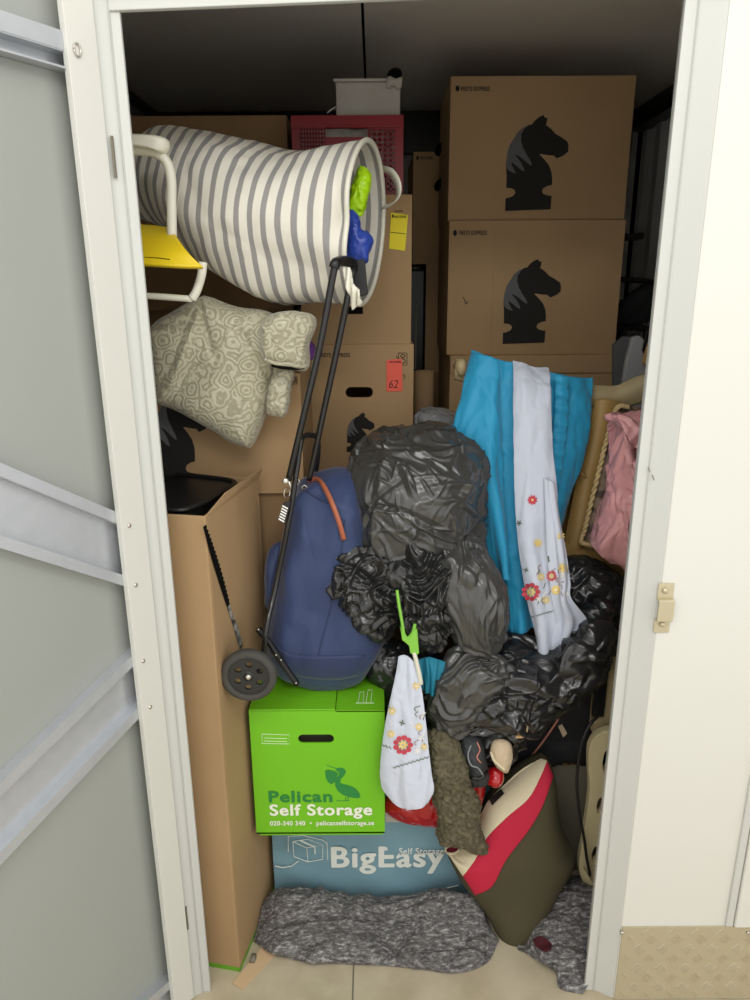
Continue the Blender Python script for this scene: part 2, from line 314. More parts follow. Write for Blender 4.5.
def carton(name, label, Y, xl, xr, yt, yb, depth, m, group=None, hole=None, z0=None, z1=None, cat='box', seam=True, flapgap=True, loc=None):
    ym = (yt+yb)/2; xm = (xl+xr)/2; x0 = U(xl, ym, Y)[0]; x1 = U(xr, ym, Y)[0]; a = U(xm, yb, Y)[2] if z0 is None else z0; b = U(xm, yt, Y)[2] if z1 is None else z1
    r = thing(name, label, cat, ((x0+x1)/2, Y+depth/2, a), group); t = .005
    parts = [boxg(x0, x1, Y+depth-t, Y+depth, a, b), boxg(x0, x0+t, Y+t, Y+depth-t, a, b), boxg(x1-t, x1, Y+t, Y+depth-t, a, b), boxg(x0+t, x1-t, Y+t, Y+depth-t, a, a+t)]
    if hole:
        hx0, hx1, hy0, hy1 = hole; cy = (hy0+hy1)/2; rr = (hy1-hy0)/2
        Hc = [U(p, q, Y) for p, q in [(hx1-rr+rr*math.sin(t_), cy-rr*math.cos(t_)) for t_ in np.linspace(0, math.pi, 9)]+[(hx0+rr-rr*math.sin(t_), cy+rr*math.cos(t_)) for t_ in np.linspace(0, math.pi, 9)]]
        n = len(Hc); cen = np.mean(Hc, 0); ring = []
        for h in Hc:
            d = h-cen; s = min([(x1-cen[0])/d[0] if d[0] > 1e-6 else 1e9, (x0-cen[0])/d[0] if d[0] < -1e-6 else 1e9, (b-cen[2])/d[2] if d[2] > 1e-6 else 1e9, (a-cen[2])/d[2] if d[2] < -1e-6 else 1e9]); ring.append(cen+d*s)
        # outer loop: hole directions plus the four corners
        ang = lambda p: math.atan2(p[2]-cen[2], p[0]-cen[0])
        V = list(Hc)+ring; F = []
        corners = [np.array((x, Y, z)) for x in (x0, x1) for z in (a, b)]
        order = sorted(range(n), key=lambda i: ang(Hc[i]))
        for k in range(n):
            i, j = order[k], order[(k+1) % n]; A_, B_ = ang(Hc[i]), ang(Hc[j]); 
            cs = [c for c in corners if (A_ < ang(c) < B_) or (B_ < A_ and (ang(c) > A_ or ang(c) < B_))]; cs.sort(key=lambda c: (ang(c)-A_) % (2*math.pi))
            ids = []
            for c in cs: V.append(c); ids.append(len(V)-1)
            F.append(tuple([i, n+i]+ids+[n+j, j]))
        nn = len(V); V2 = V+[v+np.array([0, t, 0]) for v in V]; F2 = F+[tuple(q+nn for q in f[::-1]) for f in F]+[(order[k], order[(k+1) % n], nn+order[(k+1) % n], nn+order[k]) for k in range(n)]
        parts.append((V2, F2))
    else: parts.append(boxg(x0, x1, Y, Y+t, a, b))
    mk('carton_body', *merge(parts), m, r)
    ymid = Y+depth/2; g = .0015
    for q, (ya, yb_) in enumerate(((Y+.001, ymid-g), (ymid+g, Y+depth-.001))):
        o = mk('top_flap', *boxg(x0+.001, x1-.001, ya, yb_, b-t, b+.001), m, r); bev(o, .0015)
    return r, (x0, x1, a, b)
exec_parts = []
# ------------------------------------------------------------------ setting
XL, XR, YB, ZC = -.92, 1.12, 3.3, 2.25
struct(box('floor', -2.2, 2.2, -.9, YB, -.05, 0, M['floor'], b=0))
struct(box('wall_back_light_block', XL-.1, XR+.1, YB+.06, YB+.1, 0, 2.4, M['dark'], b=0)); struct(box('wall_left_light_block', XL-.1, XL-.05, 1.34, YB+.1, 0, 2.4, M['dark'], b=0)); struct(box('wall_right_light_block', XR+.05, XR+.1, 1.34, YB+.1, 0, 2.4, M['dark'], b=0)); struct(box('ceiling_light_block', XL-.1, XR+.1, 1.33, YB+.1, 2.36, 2.4, M['dark'], b=0))  # unseen slabs added behind walls and ceiling to keep outside light from leaking in
fj = struct(mk('trim_9', *boxg(-.06, -.056, .9, 1.6, 0, .0006), M['greypanel']))
sx = U(363, 40, 2.2)[0]
V, F = merge([boxg(XL, sx-.004, 1.34, YB, ZC, ZC+.02), boxg(sx+.004, XR, 1.34, YB, ZC, ZC+.02)])
struct(mk('ceiling', V, F, M['ceil']))
struct(box('trim_8', sx-.03, sx+.03, 1.34, YB, ZC+.02, ZC+.04, M['dark'], b=0))
def corr(name, p0, p1, z0, z1, pitch=.085, d=.022):
    p0 = np.array(p0, float); p1 = np.array(p1, float); L = np.linalg.norm(p1-p0); e = (p1-p0)/L; n = np.array([-e[1], e[0]]); pts = []; k = 0
    while k*pitch < L:
        s = k*pitch
        for a, h in ((0, 0), (.34, 0), (.5, d), (.84, d)): pts.append((s+a*pitch*1.0, h))
        k += 1
    P = [(p0+e*min(s, L)+n*h) for s, h in pts]; V = [(p[0], p[1], z) for z in (z0, z1) for p in P]; m = len(P)
    o = mk(name, V, [(i, i+1, m+i+1, m+i) for i in range(m-1)], M['corr']); s = o.modifiers.new('t', 'SOLIDIFY'); s.thickness = .002; return struct(o)
corr('wall_left', (XL, 1.34), (XL, YB), 0, ZC); corr('wall_back', (XL, YB), (XR, YB), 0, ZC); corr('wall_right', (XR, YB), (XR, 1.34), 0, ZC, pitch=.15, d=.035)
struct(box('trim_4', XR-.06, XR+.01, 1.34, YB, ZC-.075, ZC-.001, M['blackmetal']))
struct(box('trim_5', XL, XR-.06, YB-.05, YB-.002, ZC-.16, ZC-.001, M['blackmetal']))
struct(box('trim_6', XL-.001, XL+.05, 1.34, YB-.05, ZC-.05, ZC-.001, M['blackmetal']))
# front wall panels
struct(box('wall_front', .541, 1.45, 1.262, 1.30, .0, 2.35, M['wallwhite'], b=.003))
gx = U(728, 920, 1.262)[0]; kz = U(680, 926.5, 1.26)[2]
bpanel = struct(box('wall_front.001', gx+.012, 1.45, 1.252, 1.263, kz+.002, 2.35, M['wallwhite'], b=.004))
struct(box('trim_7', gx-.006, gx+.010, 1.256, 1.263, kz+.002, 2.35, M['white'], b=.002))
struct(box('wall_front.002', -.39, .482, 1.27, 1.31, 2.12, 2.35, M['wallwhite'], b=0))
struct(box('wall_front.003', -2.0, -.45, 1.30, 1.34, 0, 2.35, M['wallwhite'], b=0))
struct(box('wall_front.004', .5, 1.45, 1.302, 1.34, 0, 2.35, M['wallwhite'], b=0))
def prism(prof, z0, z1):
    n = len(prof); V = [(x, y, z) for z in (z0, z1) for x, y in prof]
    return V, [tuple(range(n)), tuple(range(2*n-1, n-1, -1))]+[(i, (i+1) % n, n+(i+1) % n, n+i) for i in range(n)]
ZT = U(300, 6, 1.284)[2]
jr = struct(mk('trim_2', *prism([(.482, 1.292), (.482, 1.283), (.4995, 1.282), (.5015, 1.277), (.504, 1.282), (.5405, 1.262), (.56, 1.30), (.56, 1.345), (.50, 1.345), (.50, 1.292)], 0, 2.12), M['white'])); bev(jr, .0012)
jl = struct(mk('trim_1', *prism([(-.39, 1.292), (-.41, 1.292), (-.41, 1.345), (-.46, 1.345), (-.46, 1.29), (-.4300, 1.268), (-.4068, 1.282), (-.4050, 1.277), (-.4034, 1.283), (-.39, 1.284)][::-1], 0, 2.12), M['white'])); bev(jl, .0012)
_zl = U(119, 12, 1.284)[2]; _zr = _zl+.028
def slab(x0, x1, y0, y1, dz): return [(x, y, z) for z, zz_ in ((0, 0), (1, 1)) for y in (y0, y1) for x, z in ((x0, (_zl+dz if zz_ == 0 else 2.14)), (x1, (_zr+dz if zz_ == 0 else 2.14)))], boxg(0, 1, 0, 1, 0, 1)[1]
hd = struct(mk('trim_3', *merge([slab(-.405, .50, 1.278, 1.29, 0), slab(-.405, .50, 1.29, 1.345, .02), slab(-.43, .54, 1.268, 1.278, .035)]), M['white'])); bev(hd, .0015)
for a, b, c, d in ((110.5, 136, 114.2, 178), (184.8, 907, 188.3, 929)):
    A = U(a, b, 1.270); B = U(c, d, 1.270); mk('lock_slot', *boxg(A[0], A[0]+.0035, 1.2675, 1.273, B[2], A[2]), M['greypanel'], jl)
for (a, b) in ((649, 470), (653, 478)):
    mk('scratch', *tubeg([U(a-1, b-3, 1.2755), U(a+1, b+2, 1.2755)], .0008, 6), M['greypanel'], jr)
# open door
ed = np.array([-.5, -.866, 0]); nd = np.array([.866, -.5, 0]); H0 = np.array([U(138.3, 450, 1.262)[0], 1.262, 0]); _q = Up(112.6, 450, H0, nd); SW = float(np.dot(_q-H0, ed))
DW = .86
def dp(s, z, off=0): return H0+ed*s+nd*off+np.array([0, 0, z])
def dpx(px, py, off=0):   # s,z on the door plane
    P = Up(px, py, H0+nd*off, nd); return np.dot(P-H0, ed), P[2]
door = thing('door_1', 'white steel door swung open to the left, its braced inside showing', None, H0, kind='structure')
def dbox(s0, s1, z0, z1, o0, o1): 
    return [dp(s, z, o) for z in (z0, z1) for o in (o0, o1) for s in (s0, s1)], boxg(0, 1, 0, 1, 0, 1)[1]
struct(mk('door_panel', *dbox(.004, DW, .03, 2.03, -.036, -.034), M['grey'], door))
o = mk('stile', *merge([dbox(0, SW, .012, 2.045, -.003, 0), dbox(.0, .003, .012, 2.045, -.036, -.003), dbox(SW-.003, SW, .012, 2.045, -.012, -.003)]), M['wallwhite'], door); bev(o, .001)
o = mk('stile', *dbox(DW-.05, DW, .012, 2.045, -.036, 0), M['wallwhite'], door)
def brace(pts):   # pts: four (px,py): upper edge right,left ; lower edge right,left in the picture; on the door plane
    (a, za), (b, zb), (c, zc), (d, zd) = [dpx(*p, off=-.016) for p in pts]
    def ext(s0, z0, s1, z1, s): return z0+(z1-z0)*(s-s0)/(s1-s0)
    S0, S1 = .02, DW-.03; T = [ext(a, za, b, zb, s) for s in (S0, S1)]; L = [ext(c, zc, d, zd, s) for s in (S0, S1)]; L = [T[0]+(L[0]-T[0]), T[1]+(L[0]-T[0])]
    def band(z_0, z_1, o0, o1): # between offsets from top line (m)
        V = [dp(s, (T[k]-z), o) for z in (z_1, z_0) for o in (o0, o1) for k, s in enumerate((S0, S1))]; return V, boxg(0, 1, 0, 1, 0, 1)[1]
    w = T[0]-L[0]; th = .0025
    o = mk('brace', *merge([band(0, .022, -.014, -.014+th), band(.022, w-.022, -.031, -.031+th), band(w-.022, w, -.014, -.014+th), band(.021, .021+th, -.031, -.014), band(w-.022, w-.022+th, -.031, -.014), band(0, th, -.034, -.014), band(w-th, w, -.034, -.014)]), M['galv'], door); return o
brace([(118, 513), (0, 463), (127, 587), (0, 548)])
brace([(136, 650), (0, 781), (143, 712), (0, 868)])
brace([(172, 977), (140, 1004), (172, 1045), (140, 1075)])
# top rail
(z1), (z2), (z3) = dpx(70, 75, -.03)[1], dpx(70, 52, -.008)[1], dpx(69, 33, -.008)[1]
o = mk('top_rail', *merge([dbox(.02, DW-.03, z2, z3, -.010, -.007), dbox(.02, DW-.03, z1, z1+.003, -.034, -.007), dbox(.02, DW-.03, z1, z2, -.0325, -.031), dbox(.02, DW-.03, z2-.002, z2, -.034, -.008), dbox(.02, DW-.03, z3-.002, z3, -.034, -.008)]), M['galv'], door)
for px, py in ((129, 525.5), (135.5, 585), (143, 661), (150, 707)):
    s, z = dpx(px, py); n = 14; c = dp(s, z); V = []; 
    for k, (rr, oo) in enumerate(((.0044, 0), (.0040, .0018), (.0022, .003))):
        for i in range(n): t = 2*math.pi*i/n; V.append(c+ed*rr*math.cos(t)+np.array([0, 0, rr*math.sin(t)])+nd*oo)
    F = [(k*n+i, k*n+(i+1) % n, (k+1)*n+(i+1) % n, (k+1)*n+i) for k in range(2) for i in range(n)]+[tuple(range(2*n, 3*n))]
    mk('rivet', V, F, M['chrome'], door, True)
s, z = dpx(76.5, 50); mk('eyelet', *tubeg([dp(s, z, .002)+ed*.006*math.cos(t)+np.array([0, 0, .009*math.sin(t)]) for t in np.linspace(0, 2*math.pi, 20)], .0014, 6), M['chrome'], door, True)
# kick plate, keeper
kz = U(680, 926.5, 1.26)[2]
kp = thing('kick_plate', 'aluminium diamond tread kick plate low on the white wall', 'kick plate', (.9, 1.255, 0))
x0k = .5435; o = mk('tread_sheet', *boxg(x0k, 1.44, 1.2585, 1.2615, .002, kz), mat('tread_plate', (200, 190, 164), .36, .5, bump=('noise', 120, .15, .002)), kp)
bars = []
px_ = .0275; row = 0; z = .012
while z < kz-.004:
    x = x0k+.014+(row % 2)*px_; 
    while x < 1.06:
        kd = 1 if row % 2 == 0 else -1
        for q in (-1.5, -.5, .5, 1.5):
            cx, cz = x+q*.0046, z+q*.0046*kd; dx, dz = .0098, -.0098*kd; w = .0011
            e = np.array([dx, dz])/math.hypot(dx, dz); pn = np.array([-e[1], e[0]])*w
            ps = [(cx-dx, cz-dz), (cx-dx*.5+pn[0], cz-dz*.5+pn[1]), (cx+dx*.5+pn[0], cz+dz*.5+pn[1]), (cx+dx, cz+dz), (cx+dx*.5-pn[0], cz+dz*.5-pn[1]), (cx-dx*.5-pn[0], cz-dz*.5-pn[1])]
            if any(p[1] > kz-.002 or p[1] < .003 or p[0] < x0k+.002 for p in ps): continue
            V = [(a, 1.2586, b) for a, b in ps]+[(cx-dx*.5, 1.2560, cz-dz*.5), (cx+dx*.5, 1.2560, cz+dz*.5)]
            bars.append((V, [(0, 1, 6), (1, 2, 7, 6), (2, 3, 7), (3, 4, 7), (4, 5, 6, 7), (5, 0, 6)]))
        x += px_*2
    z += px_; row += 1
o = mk('tread_pattern', *merge(bars), kp.children[0].data.materials[0] if kp.children else None, kp)
for px, py in ((622, 932.5), (748, 932.5)):
    c = U(px, py, 1.2585); mk('screw', *tubeg([c, c+np.array([0, -.003, 0]), c+np.array([0, -.004, 0])], [.005, .004, .001], 12), M['chrome'], kp, True)
Yw = 1.2615
kp2 = thing('latch_keeper', 'small brass coloured latch keeper bolted to the white wall beside the door opening', 'latch', U(663, 607, Yw))
xa = U(655.5, 607, Yw)[0]; xb = U(671.5, 607, Yw)[0]; za, zb, zc, zd = [U(663, y, Yw)[2] for y in (583, 599, 618, 632)]
for q in ((zb, za), (zd, zc)): bev(mk('keeper_tab', *boxg(xa, xb, Yw-.003, Yw, *q), M['brass'], kp2), .0015)
o = mk('keeper_bridge', *merge([boxg(xa, xb, Yw-.014, Yw-.011, zc-.002, zb+.002), boxg(xa, xb, Yw-.012, Yw, zb, zb+.003), boxg(xa, xb, Yw-.012, Yw, zc-.003, zc)]), M['brass'], kp2); bev(o, .0015)
for px, py in ((665, 590.5), (662, 624)):
    c = U(px, py, Yw-.003); mk('bolt', *tubeg([c, c+np.array([0, -.003, 0]), c+np.array([0, -.005, 0])], [.0062, .0055, .0025], 14), M['brass'], kp2, True)
# ------------------------------------------------------------------ cartons
G = 'removal cartons with a printed horse head'
# tall open carton at the left
x0, x1 = -.73, -.320; Y0, Y1 = 1.335, 1.640; zt = 1.148; t = .006
tb = thing('tall_carton', 'tall narrow brown cardboard box standing open at the left on green edged base', 'box', ((x0+x1)/2, (Y0+Y1)/2, 0))
E1 = np.array([.195, .981]); E0 = np.array([-.981, .195]); PF = np.array([-.3305, 1.335]); DP_ = .30; WD = .38
def fp(a, b): q = PF+E0*a+E1*b; return (q[0], q[1])
def pr(a0, a1, b0, b1, z0, z1): return prism([fp(a0, b0), fp(a1, b0), fp(a1, b1), fp(a0, b1)], z0, z1)
V, F = merge([pr(0, WD, 0, t, 0, zt), pr(0, WD, DP_-t, DP_, 0, zt), pr(0, t, t, DP_-t, 0, zt), pr(WD-t, WD, t, DP_-t, 0, zt), pr(t, WD-t, t, DP_-t, 0, t)])
bev(mk('carton_body', V, F, M['card'], tb), .003)
q = [fp(0, .004), fp(0, DP_), fp(-.012, DP_), fp(-.006, .10)]; zq = [zt-.004, zt-.004, zt+.022, zt+.020]; q2 = [fp(.005, .004), fp(.005, DP_), fp(-.007, DP_), fp(-.001, .10)]
mk('side_flap', [(a[0], a[1], z) for a, z in zip(q, zq)]+[(a[0], a[1], z) for a, z in zip(q2, zq)], [(0, 1, 2, 3), (7, 6, 5, 4), (0, 4, 5, 1), (1, 5, 6, 2), (2, 6, 7, 3), (3, 7, 4, 0)], M['card'], tb)
mk('green_edge_strip', *merge([pr(-.001, WD, -.001, 0, 0, .012), pr(-.001, 0, 0, DP_, 0, .010)]), M['greentape'], tb)['label'] = 'green strip along the bottom edge'
# torn slit on its side
def side(px, py):
    return Up(px, py, np.array([PF[0]+.0015, PF[1], 0]), np.array([.981, -.195, 0]))
L = cr(np.array([side(*p) for p in ((203, 527), (212, 560), (222, 592), (232, 622), (240, 650))]), 60); R = L.copy()
for i in range(60):
    w = .006+.022*math.sin(math.pi*min(1, i/40))*(.5 if i < 40 else 1)+(.006 if i > 45 else 0); R[i] += np.array([.002+.195*w, w*.98, .002])+(np.array([.001, .004, .002]) if i % 2 else 0)
mk('torn_slit', np.concatenate([L, R]), [(i, i+1, 60+i+1, 60+i) for i in range(59)], None, tb, mats=[M['dark'], M['tape']], fm=[1 if i > 36 else 0 for i in range(59)])
bt = thing('black_tray', 'black plastic tray lying in the mouth of the tall open cardboard box', 'tray', (-.5, 1.49, zt-.03))
P = [U(*p) for p in ((150, 498, 1.45), (185, 499, 1.45), (215, 502, 1.45), (238, 508, 1.47), (245, 512, 1.5))]
zz = U(190, 504, 1.42)[2]
q = [fp(.36, .05), fp(.10, .02), fp(.045, .05), fp(.035, .15), fp(.06, .26), fp(.36, .27)]; q = cr(np.array(q), 60, True)
V = [(a, b, z) for z in (zz-.03, zz-.0) for a, b in q]; mk('tray_body', V, [tuple(range(60)), tuple(range(119, 59, -1))]+[(i, (i+1) % 60, 60+(i+1) % 60, 60+i) for i in range(60)], M['black'], bt)
mk('tray_rim', *tubeg([(a, b, zz+.002) for a, b in q]+[(q[0][0], q[0][1], zz+.002)], .006, 8), M['black'], bt, True)
# horse cartons
r, (a0, a1, az0, az1) = carton('moving_carton', 'large cardboard box with horse head print, topmost of the right hand stack', 2.25, 449.5, 630, 76, 220.5, .33, M['card'], G)
knight(505, 568.5, 115, 211, 2.249, r); text('printed_lettering', 'FREYS EXPRESS', 461, 490, 86.5, 91, 2.2495, M['ink'], r, .02); pp('logo_mark', ellipse_pts(457.5, 88.5, 2, 3), 2.2495, M['ink'], r)
TOPA = az0
for (cy, ch) in ((150, 9), (185, 14)):
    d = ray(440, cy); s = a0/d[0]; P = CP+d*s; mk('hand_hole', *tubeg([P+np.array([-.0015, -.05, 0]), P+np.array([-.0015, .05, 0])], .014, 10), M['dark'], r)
r, (b0, b1, bz0, bz1) = carton('moving_carton', 'cardboard box with horse head print, second from the top of the right hand stack', 2.235, 448, 620, 221, 354, .34, M['card'], G, z1=TOPA-.001)
knight(502.5, 561, 259, 344, 2.234, r); text('printed_lettering', 'FREYS EXPRESS', 459, 487, 230.5, 235, 2.2345, M['ink'], r, .02); pp('logo_mark', ellipse_pts(455, 233, 2, 3), 2.2345, M['ink'], r)
for x in (495, 551, 557): 
    A = U(x, 222, 2.235); B = U(x-1, 350, 2.235); mk('crease', *boxg(A[0], A[0]+.002, 2.2335, 2.236, B[2], A[2]-.004), M['card'], r)
mk('pen_mark', *tubeg(cr([U(463, 297, 2.234), U(465, 301, 2.234), U(466, 304, 2.234), U(468, 301, 2.234)], 12), .0012, 6), M['ink'], r)
r, (c0, c1, cz0, cz1) = carton('moving_carton', 'cardboard box under the two horse head boxes, just behind the turquoise cloth', 2.19, 449, 612, 356, 470, .38, M['card'], G, z1=bz0-.001)
mk('front_flap', *boxg(c0, c1+.01, 2.183, 2.19, cz1-.05, cz1-.004), M['card'], r)
pp('logo_mark', ellipse_pts(456.5, 366, 2, 3.5), 2.182, M['ink'], r)
CZ0 = cz0
# centre column
r, hb = carton('moving_carton', 'cardboard box with hand hole, horse head print and orange sticker numbered 62', 1.95, 303, 413, 344.5, 500, .40, M['card'], G, hole=(345.5, 373, 387, 397.5)); HX = hb
knight(346.5, 374.5, 412.5, 452, 1.949, r); text('printed_lettering', 'FREYS EXPRESS', 319, 350, 353, 357, 1.9495, M['ink'], r, .02)
s = pp('sticker', [(386.5, 360), (402, 358.8), (402.5, 391), (386.5, 391.5)], 1.948, M['stickerr'], r, .001); s['label'] = 'orange red sticker with handwritten 62'
text('sticker_lettering', 'FREYS EXPRESS', 389.5, 401, 361, 362.8, 1.9465, M['ink'], s, .02); text('handwritten_number', '62', 389, 398, 380, 388, 1.9465, M['ink'], s, -.01, shear=.2)
V, F = merge([tubeg([U(a, b, 1.9485) for a, b in q], .0009, 5) for q in ([(398.5, 353), (407, 353), (407, 365), (398.5, 365), (398.5, 353)], ellipse_pts(402.8, 356, 2.2, 1.6, 10)+[(405, 356)], ellipse_pts(402.8, 361, 2.6, 2.2, 10)+[(405.4, 361)], [(396, 356), (398, 359)], [(403, 374), (405, 376), (404, 379)])])
mk('care_symbols', V, F, M['ink'], r)
HT = hb[3]
r, gb = carton('moving_carton', 'plain cardboard box with yellow sticker, under the red crate', 1.955, 300, 411.5, 195, 343, .38, M['card'], G, z0=HT+.001)
s = pp('sticker', [(391, 212.5), (408, 215), (405, 251), (389, 248.5)], 1.953, M['stickery'], r, .001); s['label'] = 'yellow sticker'
text('sticker_lettering', 'FREYS EXPRESS', 394.5, 406.5, 215.6, 218, 1.9515, M['ink'], s, .02); pp('sticker_lines', [(390.5, 232), (405.5, 233.6), (405.5, 234.1), (390.5, 232.5)], 1.9515, M['ink'], s)
pp('logo_mark', ellipse_pts(393, 216, 1, 1.7), 1.9515, M['ink'], s)
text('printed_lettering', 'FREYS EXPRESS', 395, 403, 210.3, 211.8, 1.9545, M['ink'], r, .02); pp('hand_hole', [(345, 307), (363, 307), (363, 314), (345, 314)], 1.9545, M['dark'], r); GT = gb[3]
r, db = carton('moving_carton', 'narrow cardboard box deep in the gap between the stacks', 2.6, 413, 452, 152, 264, .4, M['card'], G); pp('logo_mark', ellipse_pts(417.5, 158, 1.3, 2.2), 2.598, M['ink'], r); text('printed_lettering', 'FREYS EXPRESS', 420, 433, 156.5, 159.5, 2.5985, M['ink'], r, .02)
r, eb = carton('moving_carton', 'lower cardboard box deep in the gap, beside the added black block', 2.6, 425.5, 456, 266, 372, .4, M['card'], G, z1=db[2]-.001)
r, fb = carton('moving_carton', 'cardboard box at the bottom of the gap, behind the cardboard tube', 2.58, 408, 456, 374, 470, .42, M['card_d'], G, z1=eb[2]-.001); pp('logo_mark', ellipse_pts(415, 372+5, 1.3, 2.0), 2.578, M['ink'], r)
st = thing('gap_shade', 'black block added in place of the dark gap between the box stacks', 'gap filler', (U(418, 300, 2.62)[0], 2.65, fb[3])); A = U(412, 268, 2.62); B = U(424.5, 368, 2.62)  # black block stands in for the shade in the gap between the stacks
bev(mk('shade_block', *boxg(A[0]-.02, B[0], 2.62, 2.9, fb[3]+.001, A[2]-.004), M['black'], st), .008); mk('edge_strip', *boxg(B[0]-.035, B[0]-.030, 2.615, 2.62, fb[3]+.01, A[2]-.12), M['greypanel'], st)
ct = thing('cardboard_tube', 'short brown cardboard tube standing behind the grey plastic bag', 'tube', U(424, 412, 2.3)); A = U(424, 410, 2.3); B = U(424, 372, 2.3)
rt = .032; n = 28; V = []; zz0 = U(424, 440, 2.3)[2]
for rr in (rt, rt-.004):
    for z in (zz0, B[2]): V += [(A[0]+rr*math.cos(2*math.pi*i/n), 2.33+rr*math.sin(2*math.pi*i/n), z) for i in range(n)]
F = [(i, (i+1) % n, n+(i+1) % n, n+i) for i in range(n)]+[(2*n+i, 3*n+i, 3*n+(i+1) % n, 2*n+(i+1) % n) for i in range(n)]+[(n+i, n+(i+1) % n, 3*n+(i+1) % n, 3*n+i) for i in range(n)]+[(i, 2*n+i, 2*n+(i+1) % n, (i+1) % n) for i in range(n)]
mk('tube_wall', V, F, M['card'], ct, True)
# left stack
r, ib = carton('moving_carton', 'cardboard box with big horse head print at far left, under the brocade jacket', 1.65, 120, 302, 374, 493.5, .29, M['card'], G)
knight(152, 210, 384, 490, 1.649, r); IT = ib[3]
V, F = merge([tubeg([U(a, b, 1.6485) for a, b in q], .0009, 5) for q in ([(291, 377), (297, 377), (297, 384), (291, 384), (291, 377)], ellipse_pts(294, 380, 2, 2, 8)+[(296, 380)])]); mk('care_symbols', V, F, M['ink'], r)
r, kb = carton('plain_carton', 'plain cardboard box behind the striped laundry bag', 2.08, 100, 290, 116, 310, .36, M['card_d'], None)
# ------------------------------------------------------------------ red crate
YC = 2.0; A = U(291, 116, YC); B = U(403, 196, YC); cz = GT+.003; xL, xR, zT = A[0], B[0], A[2]
cr_ = thing('red_crate', 'red plastic slatted crate on top of the yellow stickered box', 'crate', ((xL+xR)/2, YC+.12, cz)); dpth = .26
def lattice(x0, x1, z0, z1, y, nx, nz, w, solid=()):
    g = []; t = .003
    for i in range(nx+1): x = x0+(x1-x0)*i/nx; g.append(boxg(x-w/2, x+w/2, y, y+t, z0, z1))
    for j in range(nz+1): z = z0+(z1-z0)*j/nz; g.append(boxg(x0, x1, y, y+t, z-w/2, z+w/2))
    return g
def pcx(p): return U(p, 150, YC)[0]
zz1 = U(350, 130, YC)[2]; g = []
g += [boxg(xL, xR, YC-.006, YC+.01, zT-.028, zT), boxg(xL, xL+.02, YC, YC+.02, cz, zT), boxg(xR-.02, xR, YC, YC+.02, cz, zT), boxg(xL, xR, YC+dpth, YC+dpth+.01, zT-.028, zT), boxg(xL, xL+.012, YC, YC+dpth, zT-.028, zT), boxg(xR-.012, xR, YC, YC+dpth, zT-.028, zT), boxg(xL, xR, YC, YC+dpth, cz, cz+.006)]
g += [boxg(pcx(325), pcx(369), YC, YC+.006, U(340, 137, YC)[2]-.10, U(340, 137, YC)[2]), boxg(pcx(325), pcx(369), YC, YC+.006, U(340, 127, YC)[2], zT-.02)]
g += lattice(xL+.018, pcx(325), cz+.01, zT-.03, YC+.002, 9, 15, .004) + lattice(pcx(369), xR-.018, cz+.01, zT-.03, YC+.002, 5, 12, .0062)+lattice(pcx(325), pcx(369), cz+.01, U(340, 137, YC)[2]-.10, YC+.002, 5, 8, .006)
g += lattice(xL+.01, xR-.01, cz+.01, zT-.03, YC+dpth+.002, 14, 12, .006)
o = mk('crate_body', *merge(g), M['redcrate'], cr_)
mk('handle_bar', *tubeg(cr([U(326, 127, YC-.003), U(345, 126.5, YC-.003), U(368, 127, YC-.003)], 16), .004, 8), M['redcrate'], cr_, True)
cc = thing('crate_contents', 'pale crumpled things visible through the grille of the red crate', 'packaging', (0, 2.1, cz)); cc['label'] = 'pale packed items seen through the openings of the red crate'
o, _ = blob('crumpled_film', [(300, 128), (345, 124), (396, 128), (398, 160), (390, 190), (310, 190), (298, 160)], 2.12, .07, .08, M['foam'], cc, 80, 24, lambda P: .012*facet(P, .03, 5), p=4)
# white box above it
wz = cz+dpth*0+zT+.001; A = U(336, 84, 2.06); B = U(400, 117, 2.06)
wb = thing('white_box', 'dusty white box standing on the red crate right under the ceiling seam', 'box', ((A[0]+B[0])/2, 2.14, zT)); bev(mk('box_body', *boxg(A[0], B[0], 2.04, 2.22, zT+.001, A[2]), M['foam'], wb), .004)
mk('lid_edge', *merge([boxg(A[0]-.005, B[0]+.003, 2.035, 2.225, A[2], A[2]+.006)]), M['foam'], wb)
o, _ = blob('torn_wrap', [(386, 80), (390, 76), (396, 79), (402, 77), (402, 84), (399, 90), (394, 86), (388, 87)], 2.03, .012, .012, M['foam'], wb, 40, 10, lambda P: .004*facet(P, .012, 8)); o['label'] = 'torn white wrapping'
o, _ = blob('dark_plug', [(387, 78), (390, 70), (397, 68), (402, 72), (401, 78), (396, 80)], 2.07, .02, .02, M['dark'], wb, 40, 10)
mk('string', *tubeg(cr([U(336, 107, 2.03), U(331, 110, 2.03), U(327, 113, 2.03)], 8), .0018, 6), M['foam'], wb, True)
